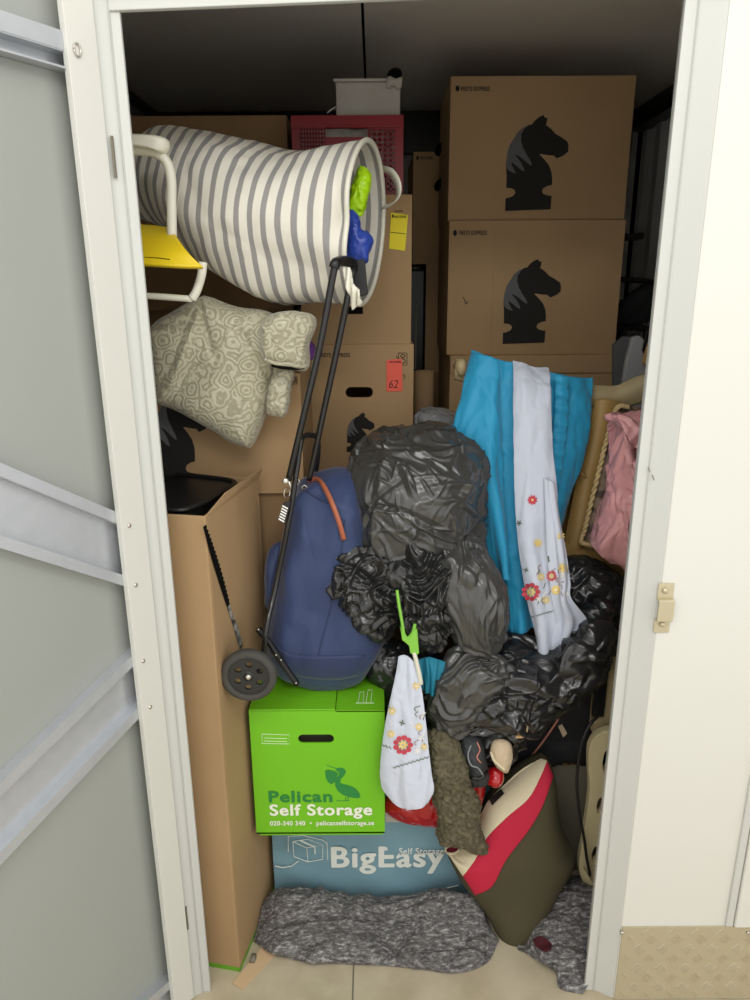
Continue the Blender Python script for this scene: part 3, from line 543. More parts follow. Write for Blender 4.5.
# ------------------------------------------------------------------ drape helpers
def Yat(S, px, py, k=8, rad=None):
    d = (S.p[:, 0]-px)**2+(S.p[:, 1]-py)**2; ix = np.argpartition(d, k)[:k]; w = 1/(d[ix]+.5); return float((S.V[ix, 1]*w).sum()/w.sum())
def on(S, px, py, off=.002): return U(px, py, Yat(S, px, py)-off)
def drape(name, ca, cb, S, m, parent, off=.003, nu=90, nv=30, th=.002):
    a = cr(ca, nu); b = cr(cb, nu); G = np.array([[on(S, *(a[i]*(1-t)+b[i]*t), off) for i in range(nu)] for t in np.linspace(0, 1, nv)]); V = G.reshape(-1, 3)
    o = mk(name, V, gridF(nv, nu), m, parent, True); s = o.modifiers.new('t', 'SOLIDIFY'); s.thickness = th; s.offset = 0; return o, Surf(V)
def shape_on(S, pts, off): return [on(S, a, b, off) for a, b in pts]
def embroidery(S, items, parent, lab):
    V = []; F = []; fm = []; mats = [M['fred'], M['fyel'], M['fgrn'], M['fbrn'], M['fwht']]
    def add(pts, k, off=.0035):
        P = shape_on(S, pts, off); n = len(V); V.extend(P); F.append(tuple(range(n, n+len(P)))); fm.append(k)
    def line(P, k, w=.7):
        P = cr(P, 12)
        for i in range(11):
            a, b = P[i], P[i+1]; e = (b-a)/(np.linalg.norm(b-a)+1e-6); n_ = np.array([-e[1], e[0]])*w/2; add([a-n_, b-n_, b+n_, a+n_], k, .003)
    for it in items:
        if it[0] == 'f':
            _, x, y, r, n, k, kc = it
            for q in range(n):
                t = 2*math.pi*q/n+.3; add(ellipse_pts(x+r*.62*math.cos(t), y+r*.62*math.sin(t), r*.42, r*.22, 8, t), k)
            add(ellipse_pts(x, y, r*.26, r*.26, 8), kc, .0042)
        elif it[0] == 'w':   # wreath of roses
            _, x, y, r = it
            for q in range(9):
                t = 2*math.pi*q/9; cx, cy = x+r*.78*math.cos(t), y+r*.78*math.sin(t); add(ellipse_pts(cx, cy, r*.30, r*.26, 8), 0); add(ellipse_pts(cx+.3, cy, r*.08, r*.08, 6), 3, .0043)
            for q in range(7):
                t = 2*math.pi*q/7; add(ellipse_pts(x+r*.3*math.cos(t), y+r*.3*math.sin(t), r*.2, r*.12, 8, t), 1); add(ellipse_pts(x+r*.5*math.cos(t+.4), y+r*.5*math.sin(t+.4), r*.12, r*.05, 6, t), 2)
        elif it[0] == 'l': line(it[1], it[2], it[3] if len(it) > 3 else .7)
        elif it[0] == 'z':
            _, a, b, n, h = it; a = np.array(a, float); b = np.array(b, float)
            line2 = [a+(b-a)*i/n+np.array([0, h if i % 2 else -h]) for i in range(n+1)]
            for i in range(n): 
                p, q = line2[i], line2[i+1]; e = (q-p)/np.linalg.norm(q-p); n_ = np.array([-e[1], e[0]])*.35; add([p-n_, q-n_, q+n_, p+n_], 2, .003)
    o = mk('embroidery', V, F, None, parent, mats=mats, fm=fm); o['label'] = lab; return o
def crump(a1, s1, a2, s2, seed, st=(1, 1, 1), a3=0, s3=.1):
    def f(P, *_): 
        d = a1*facet(P, s1, seed, stretch=st)+a2*facet(P, s2, seed+9, stretch=st, warp=.6)
        return d+(a3*smooth_noise(P, s3, seed+2) if a3 else 0)
    return f
# ------------------------------------------------------------------ striped laundry bag
lb = thing('laundry_bag', 'big grey and white striped canvas laundry bag lying on its side', 'laundry bag', U(260, 305, 1.65))
secs = [(126, 170, 205, 1.72), (134, 157, 214, 1.72), (155, 143, 223, 1.71), (182, 139, 240, 1.70), (212, 140, 264, 1.69), (242, 147, 288, 1.67), (285, 154, 300, 1.65), (330, 153, 302, 1.63), (365, 149, 302, 1.61)]
sc_ = cr(np.array([(a, (b+c)/2, (c-b)/2, d) for a, b, c, d in secs]), 130); NK = 130; NA = 140
Cn = np.array([U(a, b, d) for a, b, h, d in sc_]); ax0 = np.array([.962, -.24, -.075]); ax0 /= np.linalg.norm(ax0)
V = []; uv = []; arc = np.concatenate([[0], np.cumsum(np.linalg.norm(np.diff(Cn, axis=0), axis=1))]); arc /= arc[-1]
e1 = np.cross(ax0, np.array([0, -1., 0])); e1 /= np.linalg.norm(e1); e1 = e1*np.sign(e1[2]); e2 = np.cross(e1, ax0); e2 *= -np.sign(e2[1])
for k in range(NK):
    dep = (Cn[k]-CP)@CF; r = sc_[k][2]*dep/FPX
    for i in range(NA):
        t = 2*math.pi*i/NA; V.append(Cn[k]+r*(math.cos(t)*e1+math.sin(t)*e2)); uv.append((i/NA, arc[k]))
V = np.array(V); K_ = np.repeat(np.arange(NK)/NK, NA); dirn = V-np.repeat(Cn, NA, 0); dirn /= np.linalg.norm(dirn, axis=1)[:, None]
amp = .012*facet(V, .13, 21, stretch=(.8, 1, 1))+.007*smooth_noise(V, .10, 4)+.004*facet(V, .05, 25)
amp *= np.clip((1-K_)*7, 0, 1); V2 = V+dirn*amp[:, None]; V2[:, 0] += .006*smooth_noise(V, .12, 8)*np.clip((1-K_)*5, 0, 1)
# pinch near the mouth
pin = np.exp(-((PX(V)[:, 0]-338)/9)**2-((PX(V)[:, 1]-218)/26)**2)*(dirn[:, 1] < 0); V2 -= dirn*(pin*.035)[:, None]
F = [(k*NA+i, k*NA+(i+1) % NA, (k+1)*NA+(i+1) % NA, (k+1)*NA+i) for k in range(NK-1) for i in range(NA)]+[tuple(range(NA))]
o = mk('canvas_body', V2, F, M['stripes'], lb, True, uv=uv); s = o.modifiers.new('t', 'SOLIDIFY'); s.thickness = .004; s.offset = 0
rimP = V2[(NK-1)*NA:]; mk('rim_binding', *tubeg(np.concatenate([rimP, rimP[:2]]), .0055, 8), M['ivory'], lb, True)
rimS = rimP
h1 = ribbon('carry_handle', [U(381, 168, 1.74), U(391, 172, 1.70), U(398, 184, 1.68), U(398, 197, 1.69), (U(391, 205, 1.71)), U(383, 207, 1.74)], [(.3, -1, .2)]*6, .03, .003, M['ivory'], lb); h1['label'] = 'off white webbing carry handle'
h2, _ = patch('carry_handle', [[(343, 268, 1.425), (350, 268, 1.42)], [(345, 282, 1.415), (353, 284, 1.41)], [(349, 294, 1.41), (358, 290, 1.40)], [(353, 309, 1.42), (362, 303, 1.41)]], M['ivory'], lb, 16, 30, .004, lambda P, u, v: .004*np.sin(u*9+v*14)); h2['label'] = 'crumpled off white webbing handle'
# contents
t_ = thing('lime_bag', 'lime green plastic bag sticking out of the mouth of the striped bag', 'plastic bag', U(360, 190, 1.64))
blob('film', [(346, 216), (349, 195), (353, 180), (359, 167), (366, 168), (371, 174), (369, 192), (365, 212), (358, 217)], 1.595, .025, .02, M['lime'], t_, 80, 26, crump(.006, .03, .003, .012, 3))
t_ = thing('blue_bag', 'royal blue plastic bag below the lime one inside the striped bag', 'plastic bag', U(358, 240, 1.6))
blob('film', [(344, 258), (345, 238), (348, 212), (357, 213), (361, 228), (369, 232), (373, 241), (370, 253), (366, 264), (350, 264)], 1.58, .03, .02, M['blueplast'], t_, 80, 26, crump(.006, .03, .002, .012, 6))
t_ = thing('black_box', 'flat black box inside the striped bag under the blue plastic', 'box', U(358, 280, 1.58)); A = U(345, 262, 1.57)
o = pp('box_body', [(345, 262), (365, 259), (368, 294), (361, 297), (349, 280)], 1.59, M['black'], t_, .03); bev(o, .002)
# ------------------------------------------------------------------ yellow chair
yc = thing('childs_chair', 'yellow plastic seated chair with white tube frame lying against the striped bag', 'chair', U(170, 298, 1.45))
Yc_ = 1.47
tube('frame_tube', [U(118, 150, Yc_), U(140, 150, Yc_), U(155, 152.5, Yc_), U(166, 161, Yc_), U(171, 178, Yc_), U(171.5, 205, Yc_), U(172, 240, Yc_)], .0095, M['ivory'], yc, 50, 12)
tube('frame_tube', [U(203, 262, Yc_-.01), U(201.5, 275, Yc_-.01), U(197, 290, Yc_-.01), U(192, 299, Yc_-.01)], .0085, M['ivory'], yc, 20, 12)
tube('frame_tube', [U(110, 295, Yc_-.01), U(150, 296, Yc_-.01), U(192, 299, Yc_-.01)], .0062, M['ivory'], yc, 20, 12)
o, _ = blob('armrest', [(108, 135), (135, 134.5), (158, 136), (168, 140), (169, 148), (164, 154), (152, 151), (132, 148), (108, 147)], Yc_-.005, .022, .022, M['ivory'], yc, 90, 16, None, p=6)
rows = [[(105, 222, 1.52), (140, 226, 1.52), (158, 227.5, 1.52), (171, 230, 1.52)], [(105, 236, 1.46), (140, 238, 1.46), (160, 238, 1.46), (176, 237, 1.46)], [(105, 252, 1.42), (142, 253, 1.42), (166, 253, 1.42), (187, 252, 1.42)], [(105, 263, 1.40), (145, 265, 1.40), (178, 267, 1.40), (203, 268, 1.41)]]
o, SS = patch('seat_shell', rows, M['yellow'], yc, 40, 30, .008)
for (a, b, c, d, e, f) in ((143, 249, 152, 250.3, 158, 252), (144, 258, 157, 258.6, 170, 260)):
    V_, F_ = tubeg(cr([on(SS, a, b, .003), on(SS, c, d, .003), on(SS, e, f, .003)], 12), .0022, 6); mk('seat_slot', V_, F_, M['dark'], yc, True)
# ------------------------------------------------------------------ brocade jacket
jk = thing('brocade_jacket', 'sage green jacket in rose patterned brocade draped over the left cardboard box', 'jacket', U(220, 400, 1.6))
_dj = crump(.012, .13, .003, .05, 31, (1, 1, .6), .005, .09)
def dj(P, *_):
    q = PX(P); t = (q[:, 0]-215)*.83+(q[:, 1]-360)*.55; w = (q[:, 1]-360)*.83-(q[:, 0]-215)*.55
    return _dj(P)+.007*np.abs(np.sin(t/17+.6*np.sin(w/30)))+.010*ridge(P, .24, 37, 6, (1, 1, 1), .2, .3)-.008*ridge(P, .2, 39, 4, (1, 1, 1), .12, .2)
o, SJ = blob('jacket_body', [(151, 334), (158, 322), (180, 308), (200, 297), (209, 297), (235, 306), (268, 312), (284, 325), (281, 360), (272, 395), (262, 425), (253, 444), (247, 446), (225, 438), (190, 416), (161, 403), (155, 394), (153, 365)], 1.60, .055, .03, M['brocade'], jk, 300, 80, dj, p=7, q=.7, edge=5)
o, _ = blob('sleeve', [(262, 325), (272, 314), (292, 311), (312, 315), (316, 325), (309, 345), (307, 369), (285, 366), (266, 362), (262, 345)], 1.54, .045, .045, M['brocade'], jk, 160, 50, lambda P, *_: crump(.009, .06, .003, .03, 33, (1, 1, .5))(P)+.007*ridge(P, .12, 38, 6, (1, 1, 1), .25, .3), p=7, edge=5)
tube('cuff', [U(264, 359, 1.495), U(275, 363, 1.483), U(288, 364.5, 1.483), U(300, 366, 1.49), U(308, 366, 1.51)], .004, M['brocade'], jk, 20, 8)
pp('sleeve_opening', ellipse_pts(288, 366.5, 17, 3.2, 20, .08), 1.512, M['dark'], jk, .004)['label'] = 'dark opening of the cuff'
o, _ = blob('sleeve', [(277, 366), (293, 368), (290, 395), (286, 416), (276, 415), (267, 411), (270, 390)], 1.57, .03, .03, M['brocade'], jk, 120, 40, crump(.006, .04, .003, .02, 35), p=4)
tube('seam', [on(SJ, *p, .001) for p in cr([(252, 309), (235, 325), (212, 350), (192, 375), (172, 402)], 40)], .0018, M['brocade'], jk)
pt = thing('purple_garment', 'small bit of purple cloth peeping out beside the brocade sleeve', 'garment', U(309, 350, 1.6)); blob('cloth', [(303, 345), (310, 340), (316, 350), (312, 360), (304, 358)], 1.64, .02, .02, M['purple'], pt, 50, 14)
# ------------------------------------------------------------------ shopping trolley
tr = thing('shopping_trolley', 'navy blue wheeled shopping trolley with folded black frame standing on the green box', 'shopping trolley', U(310, 680, 1.55))
o, SB = blob('trolley_bag', [(283, 535), (290, 505), (297, 484), (306, 476), (325, 470), (345, 469), (362, 480), (378, 560), (388, 610), (385, 640), (373, 662), (357, 679), (330, 683), (305, 680), (288, 674), (270, 657), (267, 640), (274, 590)], 1.60, .12, .11, M['navy'], tr, 240, 60, lambda P, *_: crump(.014, .10, .004, .05, 43, (1, 1, .4), .004, .12)(P)+.008*ridge(P, .16, 47, 5, (1, 1, .6), .35, .3), p=5, q=.6, edge=6)
o, _ = blob('side_pocket', [(277, 543), (282, 548), (276, 590), (272, 612), (266, 603), (265, 575), (268, 552)], 1.585, .04, .04, M['navy'], tr, 60, 16, crump(.003, .04, 0, .02, 44))
o, _ = drape('base_band', [(272, 640), (285, 652), (305, 656), (335, 656), (365, 655)], [(272, 655), (288, 672), (306, 678), (335, 680), (358, 676)], SB, M['navy_d'], tr, .002, 60, 8)
tube('seam', [on(SB, *p, .001) for p in cr([(345, 520), (340, 560), (330, 610), (322, 640), (318, 660)], 40)], .0016, M['navy_d'], tr)
tube('drawcord', [on(SB, *p, .002) for p in cr([(304, 489), (318, 498), (332, 505), (342, 520)], 24)], .003, M['navy_d'], tr)
lp = cr([(308, 482), (314, 479), (320, 481), (327, 492), (334, 508), (340, 525), (344, 540)], 50); LP_ = np.array([U(a, b, Yat(SB, a, b)-.004-.012*math.sin(math.pi*i/49)) for i, (a, b) in enumerate(lp)])
sd = np.gradient(LP_, axis=0); sd = np.cross(sd, [0, -1, 0]); ribbon('leather_strap', LP_, sd, .0105, .002, M['leather'], tr, 50)
def ring_at(name, c, R_, r_, m, parent, nrm=(0, -1, 0)):
    n_ = Vector(nrm).normalized(); a = np.array(n_.orthogonal().normalized()); b = np.cross(np.array(n_), a)
    return mk(name, *tubeg([np.array(c)+R_*(math.cos(t)*a+math.sin(t)*b) for t in np.linspace(0, 2*math.pi, 22)], r_, 8), m, parent, True)
ring_at('eyelet', on(SB, 304.5, 488, .003), .0055, .0018, M['chrome'], tr); ring_at('eyelet', on(SB, 297, 482, .004), .006, .003, M['chrome'], tr)
ring_at('key_ring', U(287, 493, 1.45), .010, .0012, M['chrome'], tr, (.8, -.5, 0)); 
V_, F_ = merge([tubeg([U(289, 481, 1.45), U(291, 489, 1.45)], .0028, 8)]); mk('snap_hook', V_, F_, M['chrome'], tr, True)
tg = pp('luggage_tag', [(283, 503), (289.5, 500), (290.5, 503), (285, 524), (278, 519)], 1.452, M['black'], tr, .003)
V_, F_ = merge([([U(a, b, 1.4485), U(c, d, 1.4485), U(c-.3, d+1.5, 1.4485), U(a-.3, b+1.5, 1.4485)], [(0, 1, 2, 3)]) for a, b, c, d in [(282.5-k*.75, 505+k*2.6, 288-k*.75, 508+k*2.6) for k in range(6)]]); mk('barcode', V_, F_, M['fwht'], tg)
tube('handle_tube', [U(335.5, 265, 1.40), U(333, 275, 1.402), U(320, 345, 1.425), U(305, 410, 1.445), U(288, 482, 1.47)], .0068, M['blackmetal'], tr, 60, 12)
tube('handle_tube', [U(353, 268, 1.50), U(351, 280, 1.50), U(338, 345, 1.52), U(324, 410, 1.54), U(309, 480, 1.56)], .0068, M['blackmetal'], tr, 60, 12)
tube('handle_grip', [U(334, 268, 1.398), U(336, 263, 1.402), U(343, 261, 1.45), U(352, 263, 1.49), U(353, 270, 1.502)], .010, M['black'], tr, 30, 12)
mk('pivot_cap', *tubeg([U(285.5, 481, 1.455), U(285.5, 481, 1.448), U(285.5, 481, 1.446)], [.0075, .007, .003], 12), M['chrome'], tr, True)
tube('frame_tube', [U(316, 470, 1.60), U(318, 452, 1.58), U(317, 438, 1.56), U(310, 435, 1.53), U(303, 437, 1.50), U(300, 446, 1.48), U(296, 475, 1.475), U(289, 520, 1.47), U(276, 585, 1.475), U(267, 625, 1.43), U(263, 655, 1.42), U(258, 672, 1.41)], .0062, M['blackmetal'], tr, 90, 12)
tube('frame_tube', [U(301, 440, 1.488), U(299, 441, 1.486)], .0085, M['chrome'], tr, None, 10)
tube('folding_leg', [U(258, 629, 1.455), U(268, 641, 1.452), U(283, 664, 1.45), U(297, 684, 1.45)], .0075, M['black'], tr, 20, 10)
for p in ((258.5, 629.5), (276, 655), (281, 660), (296, 683)): mk('rivet', *tubeg([U(*p, 1.446), U(*p, 1.4425), U(*p, 1.4415)], [.0028, .0025, .001], 10), M['chrome'], tr, True)
tube('axle', [U(248, 678, 1.36), U(250, 673, 1.44), U(255, 655, 1.71)], .005, M['blackmetal'], tr, None, 10)
# wheel : axis along Y
def wheel(px, py, Yw_, parent):
    c = U(px, py, Yw_); R_ = .0600; n = 56
    prof = [(.0435, .003), (.047, 0), (.0545, .001), (.059, .006), (R_, .012), (.059, .020), (.0545, .026), (.047, .027), (.0435, .024)]; m_ = len(prof)
    V = [c+np.array([r*math.cos(2*math.pi*i/n), y, r*math.sin(2*math.pi*i/n)]) for r, y in prof for i in range(n)]
    F = [(k*n+i, k*n+(i+1) % n, ((k+1) % m_)*n+(i+1) % n, ((k+1) % m_)*n+i) for k in range(m_) for i in range(n)]
    w = mk('wheel', V, F, M['rubber'], parent, True)
    # hub disc with six holes
    cu = bpy.data.curves.new('hub', 'CURVE'); cu.dimensions = '2D'; cu.fill_mode = 'BOTH'; cu.extrude = .003; cu.bevel_depth = .0012
    def circ(x, y, r, k=24):
        s = cu.splines.new('POLY'); s.points.add(k-1); s.use_cyclic_u = True
        for i in range(k): s.points[i].co = (x+r*math.cos(2*math.pi*i/k), y+r*math.sin(2*math.pi*i/k), 0, 1)
    circ(0, 0, .045, 48)
    for q in range(6): t = 2*math.pi*q/6+.45; circ(.0265*math.cos(t), .0265*math.sin(t), .0078)
    tmp = bpy.data.objects.new('tmp', cu); C.objects.link(tmp); dg = bpy.context.evaluated_depsgraph_get(); me = bpy.data.meshes.new_from_object(tmp.evaluated_get(dg)); bpy.data.objects.remove(tmp)
    V = [c+np.array([v.co[0], .010-v.co[2], v.co[1]]) for v in me.vertices]; mk('hub', V, [tuple(p.vertices) for p in me.polygons], M['hub'], w)
    mk('hub_cap', *tubeg([c+np.array([0, .006, 0]), c+np.array([0, .001, 0]), c+np.array([0, -.001, 0])], [.007, .0062, .003], 14), M['chrome'], w, True)
    mk('hub_boss', *tubeg([c+np.array([0, .012, 0]), c+np.array([0, .005, 0])], [.013, .011], 20), M['hub'], w, True)
wheel(248, 678, 1.352, tr); wheel(255, 655, 1.70, tr)
# ------------------------------------------------------------------ green and blue boxes
Yg = 1.45; A = U(252, 712, Yg); B = U(385.5, 834, Yg); gx0, gx1 = U(252.5, 770, Yg)[0], U(384.7, 770, Yg)[0]; gz1 = U(316, 711, Yg)[2]; gz0 = U(320, 833.5, Yg)[2]
gb_ = thing('green_carton', 'bright green moving box with printed pelican and white lettering', 'box', ((gx0+gx1)/2, Yg+.2, gz0))
t = .004; dpt = .40; hx0, hx1 = U(298, 739, Yg)[0], U(334, 739, Yg)[0]; hz1, hz0 = U(316, 734.5, Yg)[2], U(316, 743, Yg)[2]
# front sheet with hand hole
cu = bpy.data.curves.new('sheet', 'CURVE'); cu.dimensions = '2D'; cu.fill_mode = 'BOTH'; cu.extrude = t/2
def spl(pts):
    s = cu.splines.new('POLY'); s.points.add(len(pts)-1); s.use_cyclic_u = True
    for i, p in enumerate(pts): s.points[i].co = (p[0], p[1], 0, 1)
spl([(gx0, gz0), (gx1, gz0), (gx1, gz1), (gx0, gz1)]); rr = (hz1-hz0)/2; cz_ = (hz0+hz1)/2
spl([(hx1-rr+rr*math.sin(q), cz_+rr*math.cos(q)) for q in np.linspace(0, math.pi, 9)]+[(hx0+rr-rr*math.sin(q), cz_-rr*math.cos(q)) for q in np.linspace(0, math.pi, 9)])
tmp = bpy.data.objects.new('tmp', cu); C.objects.link(tmp); me = bpy.data.meshes.new_from_object(tmp.evaluated_get(bpy.context.evaluated_depsgraph_get())); bpy.data.objects.remove(tmp)
fr = ([(v.co[0], Yg+t/2+v.co[2], v.co[1]) for v in me.vertices], [tuple(p.vertices) for p in me.polygons])
mk('carton_body', *merge([fr, boxg(gx0, gx0+t, Yg+t, Yg+dpt, gz0, gz1), boxg(gx1-t, gx1, Yg+t, Yg+dpt, gz0, gz1), boxg(gx0, gx1, Yg+dpt-t, Yg+dpt, gz0, gz1), boxg(gx0, gx1, Yg, Yg+dpt, gz0, gz0+t)]), M['greenbox'], gb_)
mk('carton_lining', *boxg(gx0+.01, gx1-.01, Yg+.05, Yg+.055, cz_-.05, cz_+.03), M['greypanel'], gb_)
sx_ = U(335, 705, Yg)[0]
o = mk('top_flap', *boxg(gx0+.0, sx_, Yg-.001, Yg+dpt*.9, gz1+.001, gz1+.005), M['greenbox'], gb_); bev(o, .0015)
o = mk('top_flap', *boxg(sx_+.001, gx1, Yg, Yg+dpt, gz1-.004, gz1+.0005), M['greenbox'], gb_); bev(o, .001)
mk('bottom_flap', *boxg(gx0+.008, gx1-.004, Yg+.002, Yg+dpt-.01, gz0-.006, gz0-.001), M['greenbox'], gb_)
o = text('printed_name', 'Pelican', 269, 332, 791, 802, Yg-.0005, M['greenink'], gb_, .012, shift=.02, space=1.1); o['label'] = 'dark green lettering'
o = text('printed_name', 'Self Storage', 270, 372, 804, 818.5, Yg-.0005, M['whiteink'], gb_, .012, shift=.02, space=1.1); o['label'] = 'white lettering'
o = text('printed_contact', '020-340 340  •  pelicanselfstorage.se', 270, 374, 820.5, 826.5, Yg-.0005, M['whiteink'], gb_, .01, shift=.02, space=1.08); o['label'] = 'white phone and web line'
def pc(P): return [(240+a/4.6875, 750+b/4.6875) for a, b in P]
lg = pp('pelican_print', pc([(446, 150), (452, 128), (468, 112), (460, 100), (445, 92), (462, 86), (480, 84), (494, 92), (496, 104), (486, 122), (474, 134), (468, 148), (476, 158), (500, 163), (528, 172), (548, 186), (562, 206), (564, 222), (545, 226), (510, 220), (480, 208), (458, 190), (447, 170)]), Yg-.0004, M['greenink'], gb_, .0006); lg['label'] = 'dark green pelican picture'
pp('pouch_print', pc([(399, 98), (412, 92), (440, 98), (462, 108), (452, 124), (446, 148), (430, 160), (412, 150), (402, 128)]), Yg-.0004, M['greenink'], lg, .0006)
V_, F_ = merge([tubeg([U(240+a/4.6875, 750+b/4.6875, Yg-.0004) for a, b in q], .0009, 5) for q in ([(405, 70), (425, 78), (450, 86), (478, 84)], [(497, 218), (494, 238)], [(508, 220), (505, 238)], [(452, 238), (512, 238)])]); mk('beak_and_legs', V_, F_, M['greenink'], lg)
V_, F_ = merge([tubeg([U(a, b, Yg-.0003) for a, b in q], .0006, 5) for q in ([(262, 734), (289, 735), (289, 744), (262, 743.5), (262, 734)], [(264, 738), (287, 738.6)], [(264, 741), (287, 741.6)])]); mk('writing_box', V_, F_, M['whiteink'], gb_)
V_, F_ = merge([tubeg([(U(a, b, Yg)[0], U(a, b, Yg)[1], 0) for a, b in [(0, 0), (1, 0)]], .0001, 3)])
zt_ = gz1+.001; mk('recycling_marks', *merge([tubeg([Uz(a, b, zt_) for a, b in q], .0007, 5) for q in ([(358, 702), (360, 692), (364, 692), (363, 702)], [(366, 702), (368, 690), (372, 690), (371, 702)], [(356, 703), (374, 703)])]), M['whiteink'], gb_)
Yb = 1.545; bx0 = U(273.5, 865, Yb)[0]; bx1 = U(492, 865, Yb)[0]
bb = thing('blue_carton', 'dusty blue moving box with cream lettering, on the floor under the green box', 'box', ((bx0+bx1)/2, Yb+.22, 0)); bz1 = gz0-.008
def dent(V):
    V = np.array(V, float); return V
nx, nz = 60, 34; Vf = [(bx0+(bx1-bx0)*i/nx, Yb-.006*math.sin(math.pi*i/nx)*math.sin(math.pi*j/nz)+.003*math.sin(i*.31+j*.2)*math.sin(j*.23), bz1*j/nz) for j in range(nz+1) for i in range(nx+1)]; Vf += [(x, Yb+.02, z) for x, y, z in Vf]; nn = (nx+1)*(nz+1)
Ff = gridF(nz+1, nx+1); Ff += [tuple(q+nn for q in f[::-1]) for f in Ff]
mk('carton_body', *merge([(Vf, Ff), boxg(bx0, bx1, Yb+.003, Yb+.44, 0, bz1)]), M['bluebox'], bb)
SBx = Surf(np.array(Vf[:nn]))
def tb_on(name, s, x0, x1, yt, yb, m, parent, bold, S, lab=None):
    o = text(name, s, x0, x1, yt, yb, Yb, m, parent, .01, .008, shift=bold*.5, space=1.1)
    if lab: o['label'] = lab
    return o
tb_on('printed_name', 'BigEasy', 332, 443.5, 844.5, 871, M['creamink'], bb, .045, SBx, 'cream lettering'); tb_on('printed_caption', 'Self Storage', 399, 443.5, 846-.5, 854, M['creamink'], bb, .01, SBx, 'small cream lettering')
cb = lambda a, b: U(270+a/3.947, 820+b/3.947, Yb-.0075)
V_, F_ = merge([tubeg([cb(*p) for p in q], r_, 6) for q, r_ in (([(90, 85), (145, 110), (208, 98), (150, 75), (90, 85)], .0011), ([(90, 85), (95, 145), (150, 165), (208, 155), (208, 98)], .0011), ([(145, 110), (150, 165)], .0011), ([(118, 80), (176, 106), (178, 132)], .0022), ([(72, 125), (72, 64), (130, 60), (205, 78), (225, 90), (228, 158)], .0012), ([(20, 182), (50, 188), (85, 182), (112, 162)], .0014), ([(665, 290), (700, 268), (745, 258)], .0014))])
mk('parcel_print', V_, F_, M['creamink'], bb)['label'] = 'cream line drawing of a parcel'
pp('paper_tag', [(384, 807), (393, 800), (402, 812), (400, 822), (386, 822)], Yb-.009, M['foam'], bb, .001)['label'] = 'white paper scrap'
# ------------------------------------------------------------------ pile in the middle
def pleat(cx, cy, n, amp, ph=0, fall=60.):
    c = None
    def f(P):
        q = PX(P); a = np.arctan2(q[:, 1]-cy, q[:, 0]-cx); r = np.hypot(q[:, 0]-cx, q[:, 1]-cy)
        sn_ = smooth_noise(P, .05, int(n*7)); t = (a*n/(2*math.pi)+ph+.8*np.sin(a*2+1)+.9*sn_+.015*r*np.sin(a*2)) % 1; return (.45+.55*smooth_noise(P, .06, int(n*3)))* amp*(1-np.abs(2*t-1)*2)*np.exp(-r/fall)*np.clip(r/14, 0, 1)
    return f
def add(*fs): return lambda P, *_: sum(f(P) for f in fs)
bb1 = thing('bin_bag', 'big stuffed black bin liner in the middle of the pile beside the navy trolley', 'bin bag', U(415, 655, 1.55))
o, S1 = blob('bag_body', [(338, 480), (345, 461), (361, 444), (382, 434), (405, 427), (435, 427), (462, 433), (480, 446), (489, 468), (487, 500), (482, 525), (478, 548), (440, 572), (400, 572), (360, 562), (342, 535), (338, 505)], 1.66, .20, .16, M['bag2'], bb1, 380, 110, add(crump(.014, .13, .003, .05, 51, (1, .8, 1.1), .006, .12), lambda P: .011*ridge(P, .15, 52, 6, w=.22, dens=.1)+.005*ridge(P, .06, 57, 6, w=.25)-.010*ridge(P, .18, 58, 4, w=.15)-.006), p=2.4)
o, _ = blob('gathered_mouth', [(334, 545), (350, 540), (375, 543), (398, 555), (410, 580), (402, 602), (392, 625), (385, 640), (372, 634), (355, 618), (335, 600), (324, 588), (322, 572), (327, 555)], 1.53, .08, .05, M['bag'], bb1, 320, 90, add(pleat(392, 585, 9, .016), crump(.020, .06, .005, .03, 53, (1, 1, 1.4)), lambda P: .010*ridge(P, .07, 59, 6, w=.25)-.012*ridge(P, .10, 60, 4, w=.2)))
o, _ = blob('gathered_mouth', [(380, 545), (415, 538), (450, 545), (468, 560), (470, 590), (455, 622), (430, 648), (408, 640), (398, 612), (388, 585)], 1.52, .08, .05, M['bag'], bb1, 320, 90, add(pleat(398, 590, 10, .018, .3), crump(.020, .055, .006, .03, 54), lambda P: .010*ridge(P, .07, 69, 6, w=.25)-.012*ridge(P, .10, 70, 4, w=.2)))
o, _ = blob('gathered_mouth', [(442, 545), (462, 538), (482, 545), (495, 570), (505, 595), (508, 615), (500, 642), (482, 660), (462, 655), (448, 632), (438, 600), (436, 570)], 1.53, .10, .06, M['bag2'], bb1, 280, 80, add(pleat(455, 530, 8, .010, .1, 140), crump(.014, .08, .003, .03, 55, (1.5, 1, .5)), lambda P: .009*ridge(P, .09, 79, 5, (1.6, 1, .7), w=.25)))
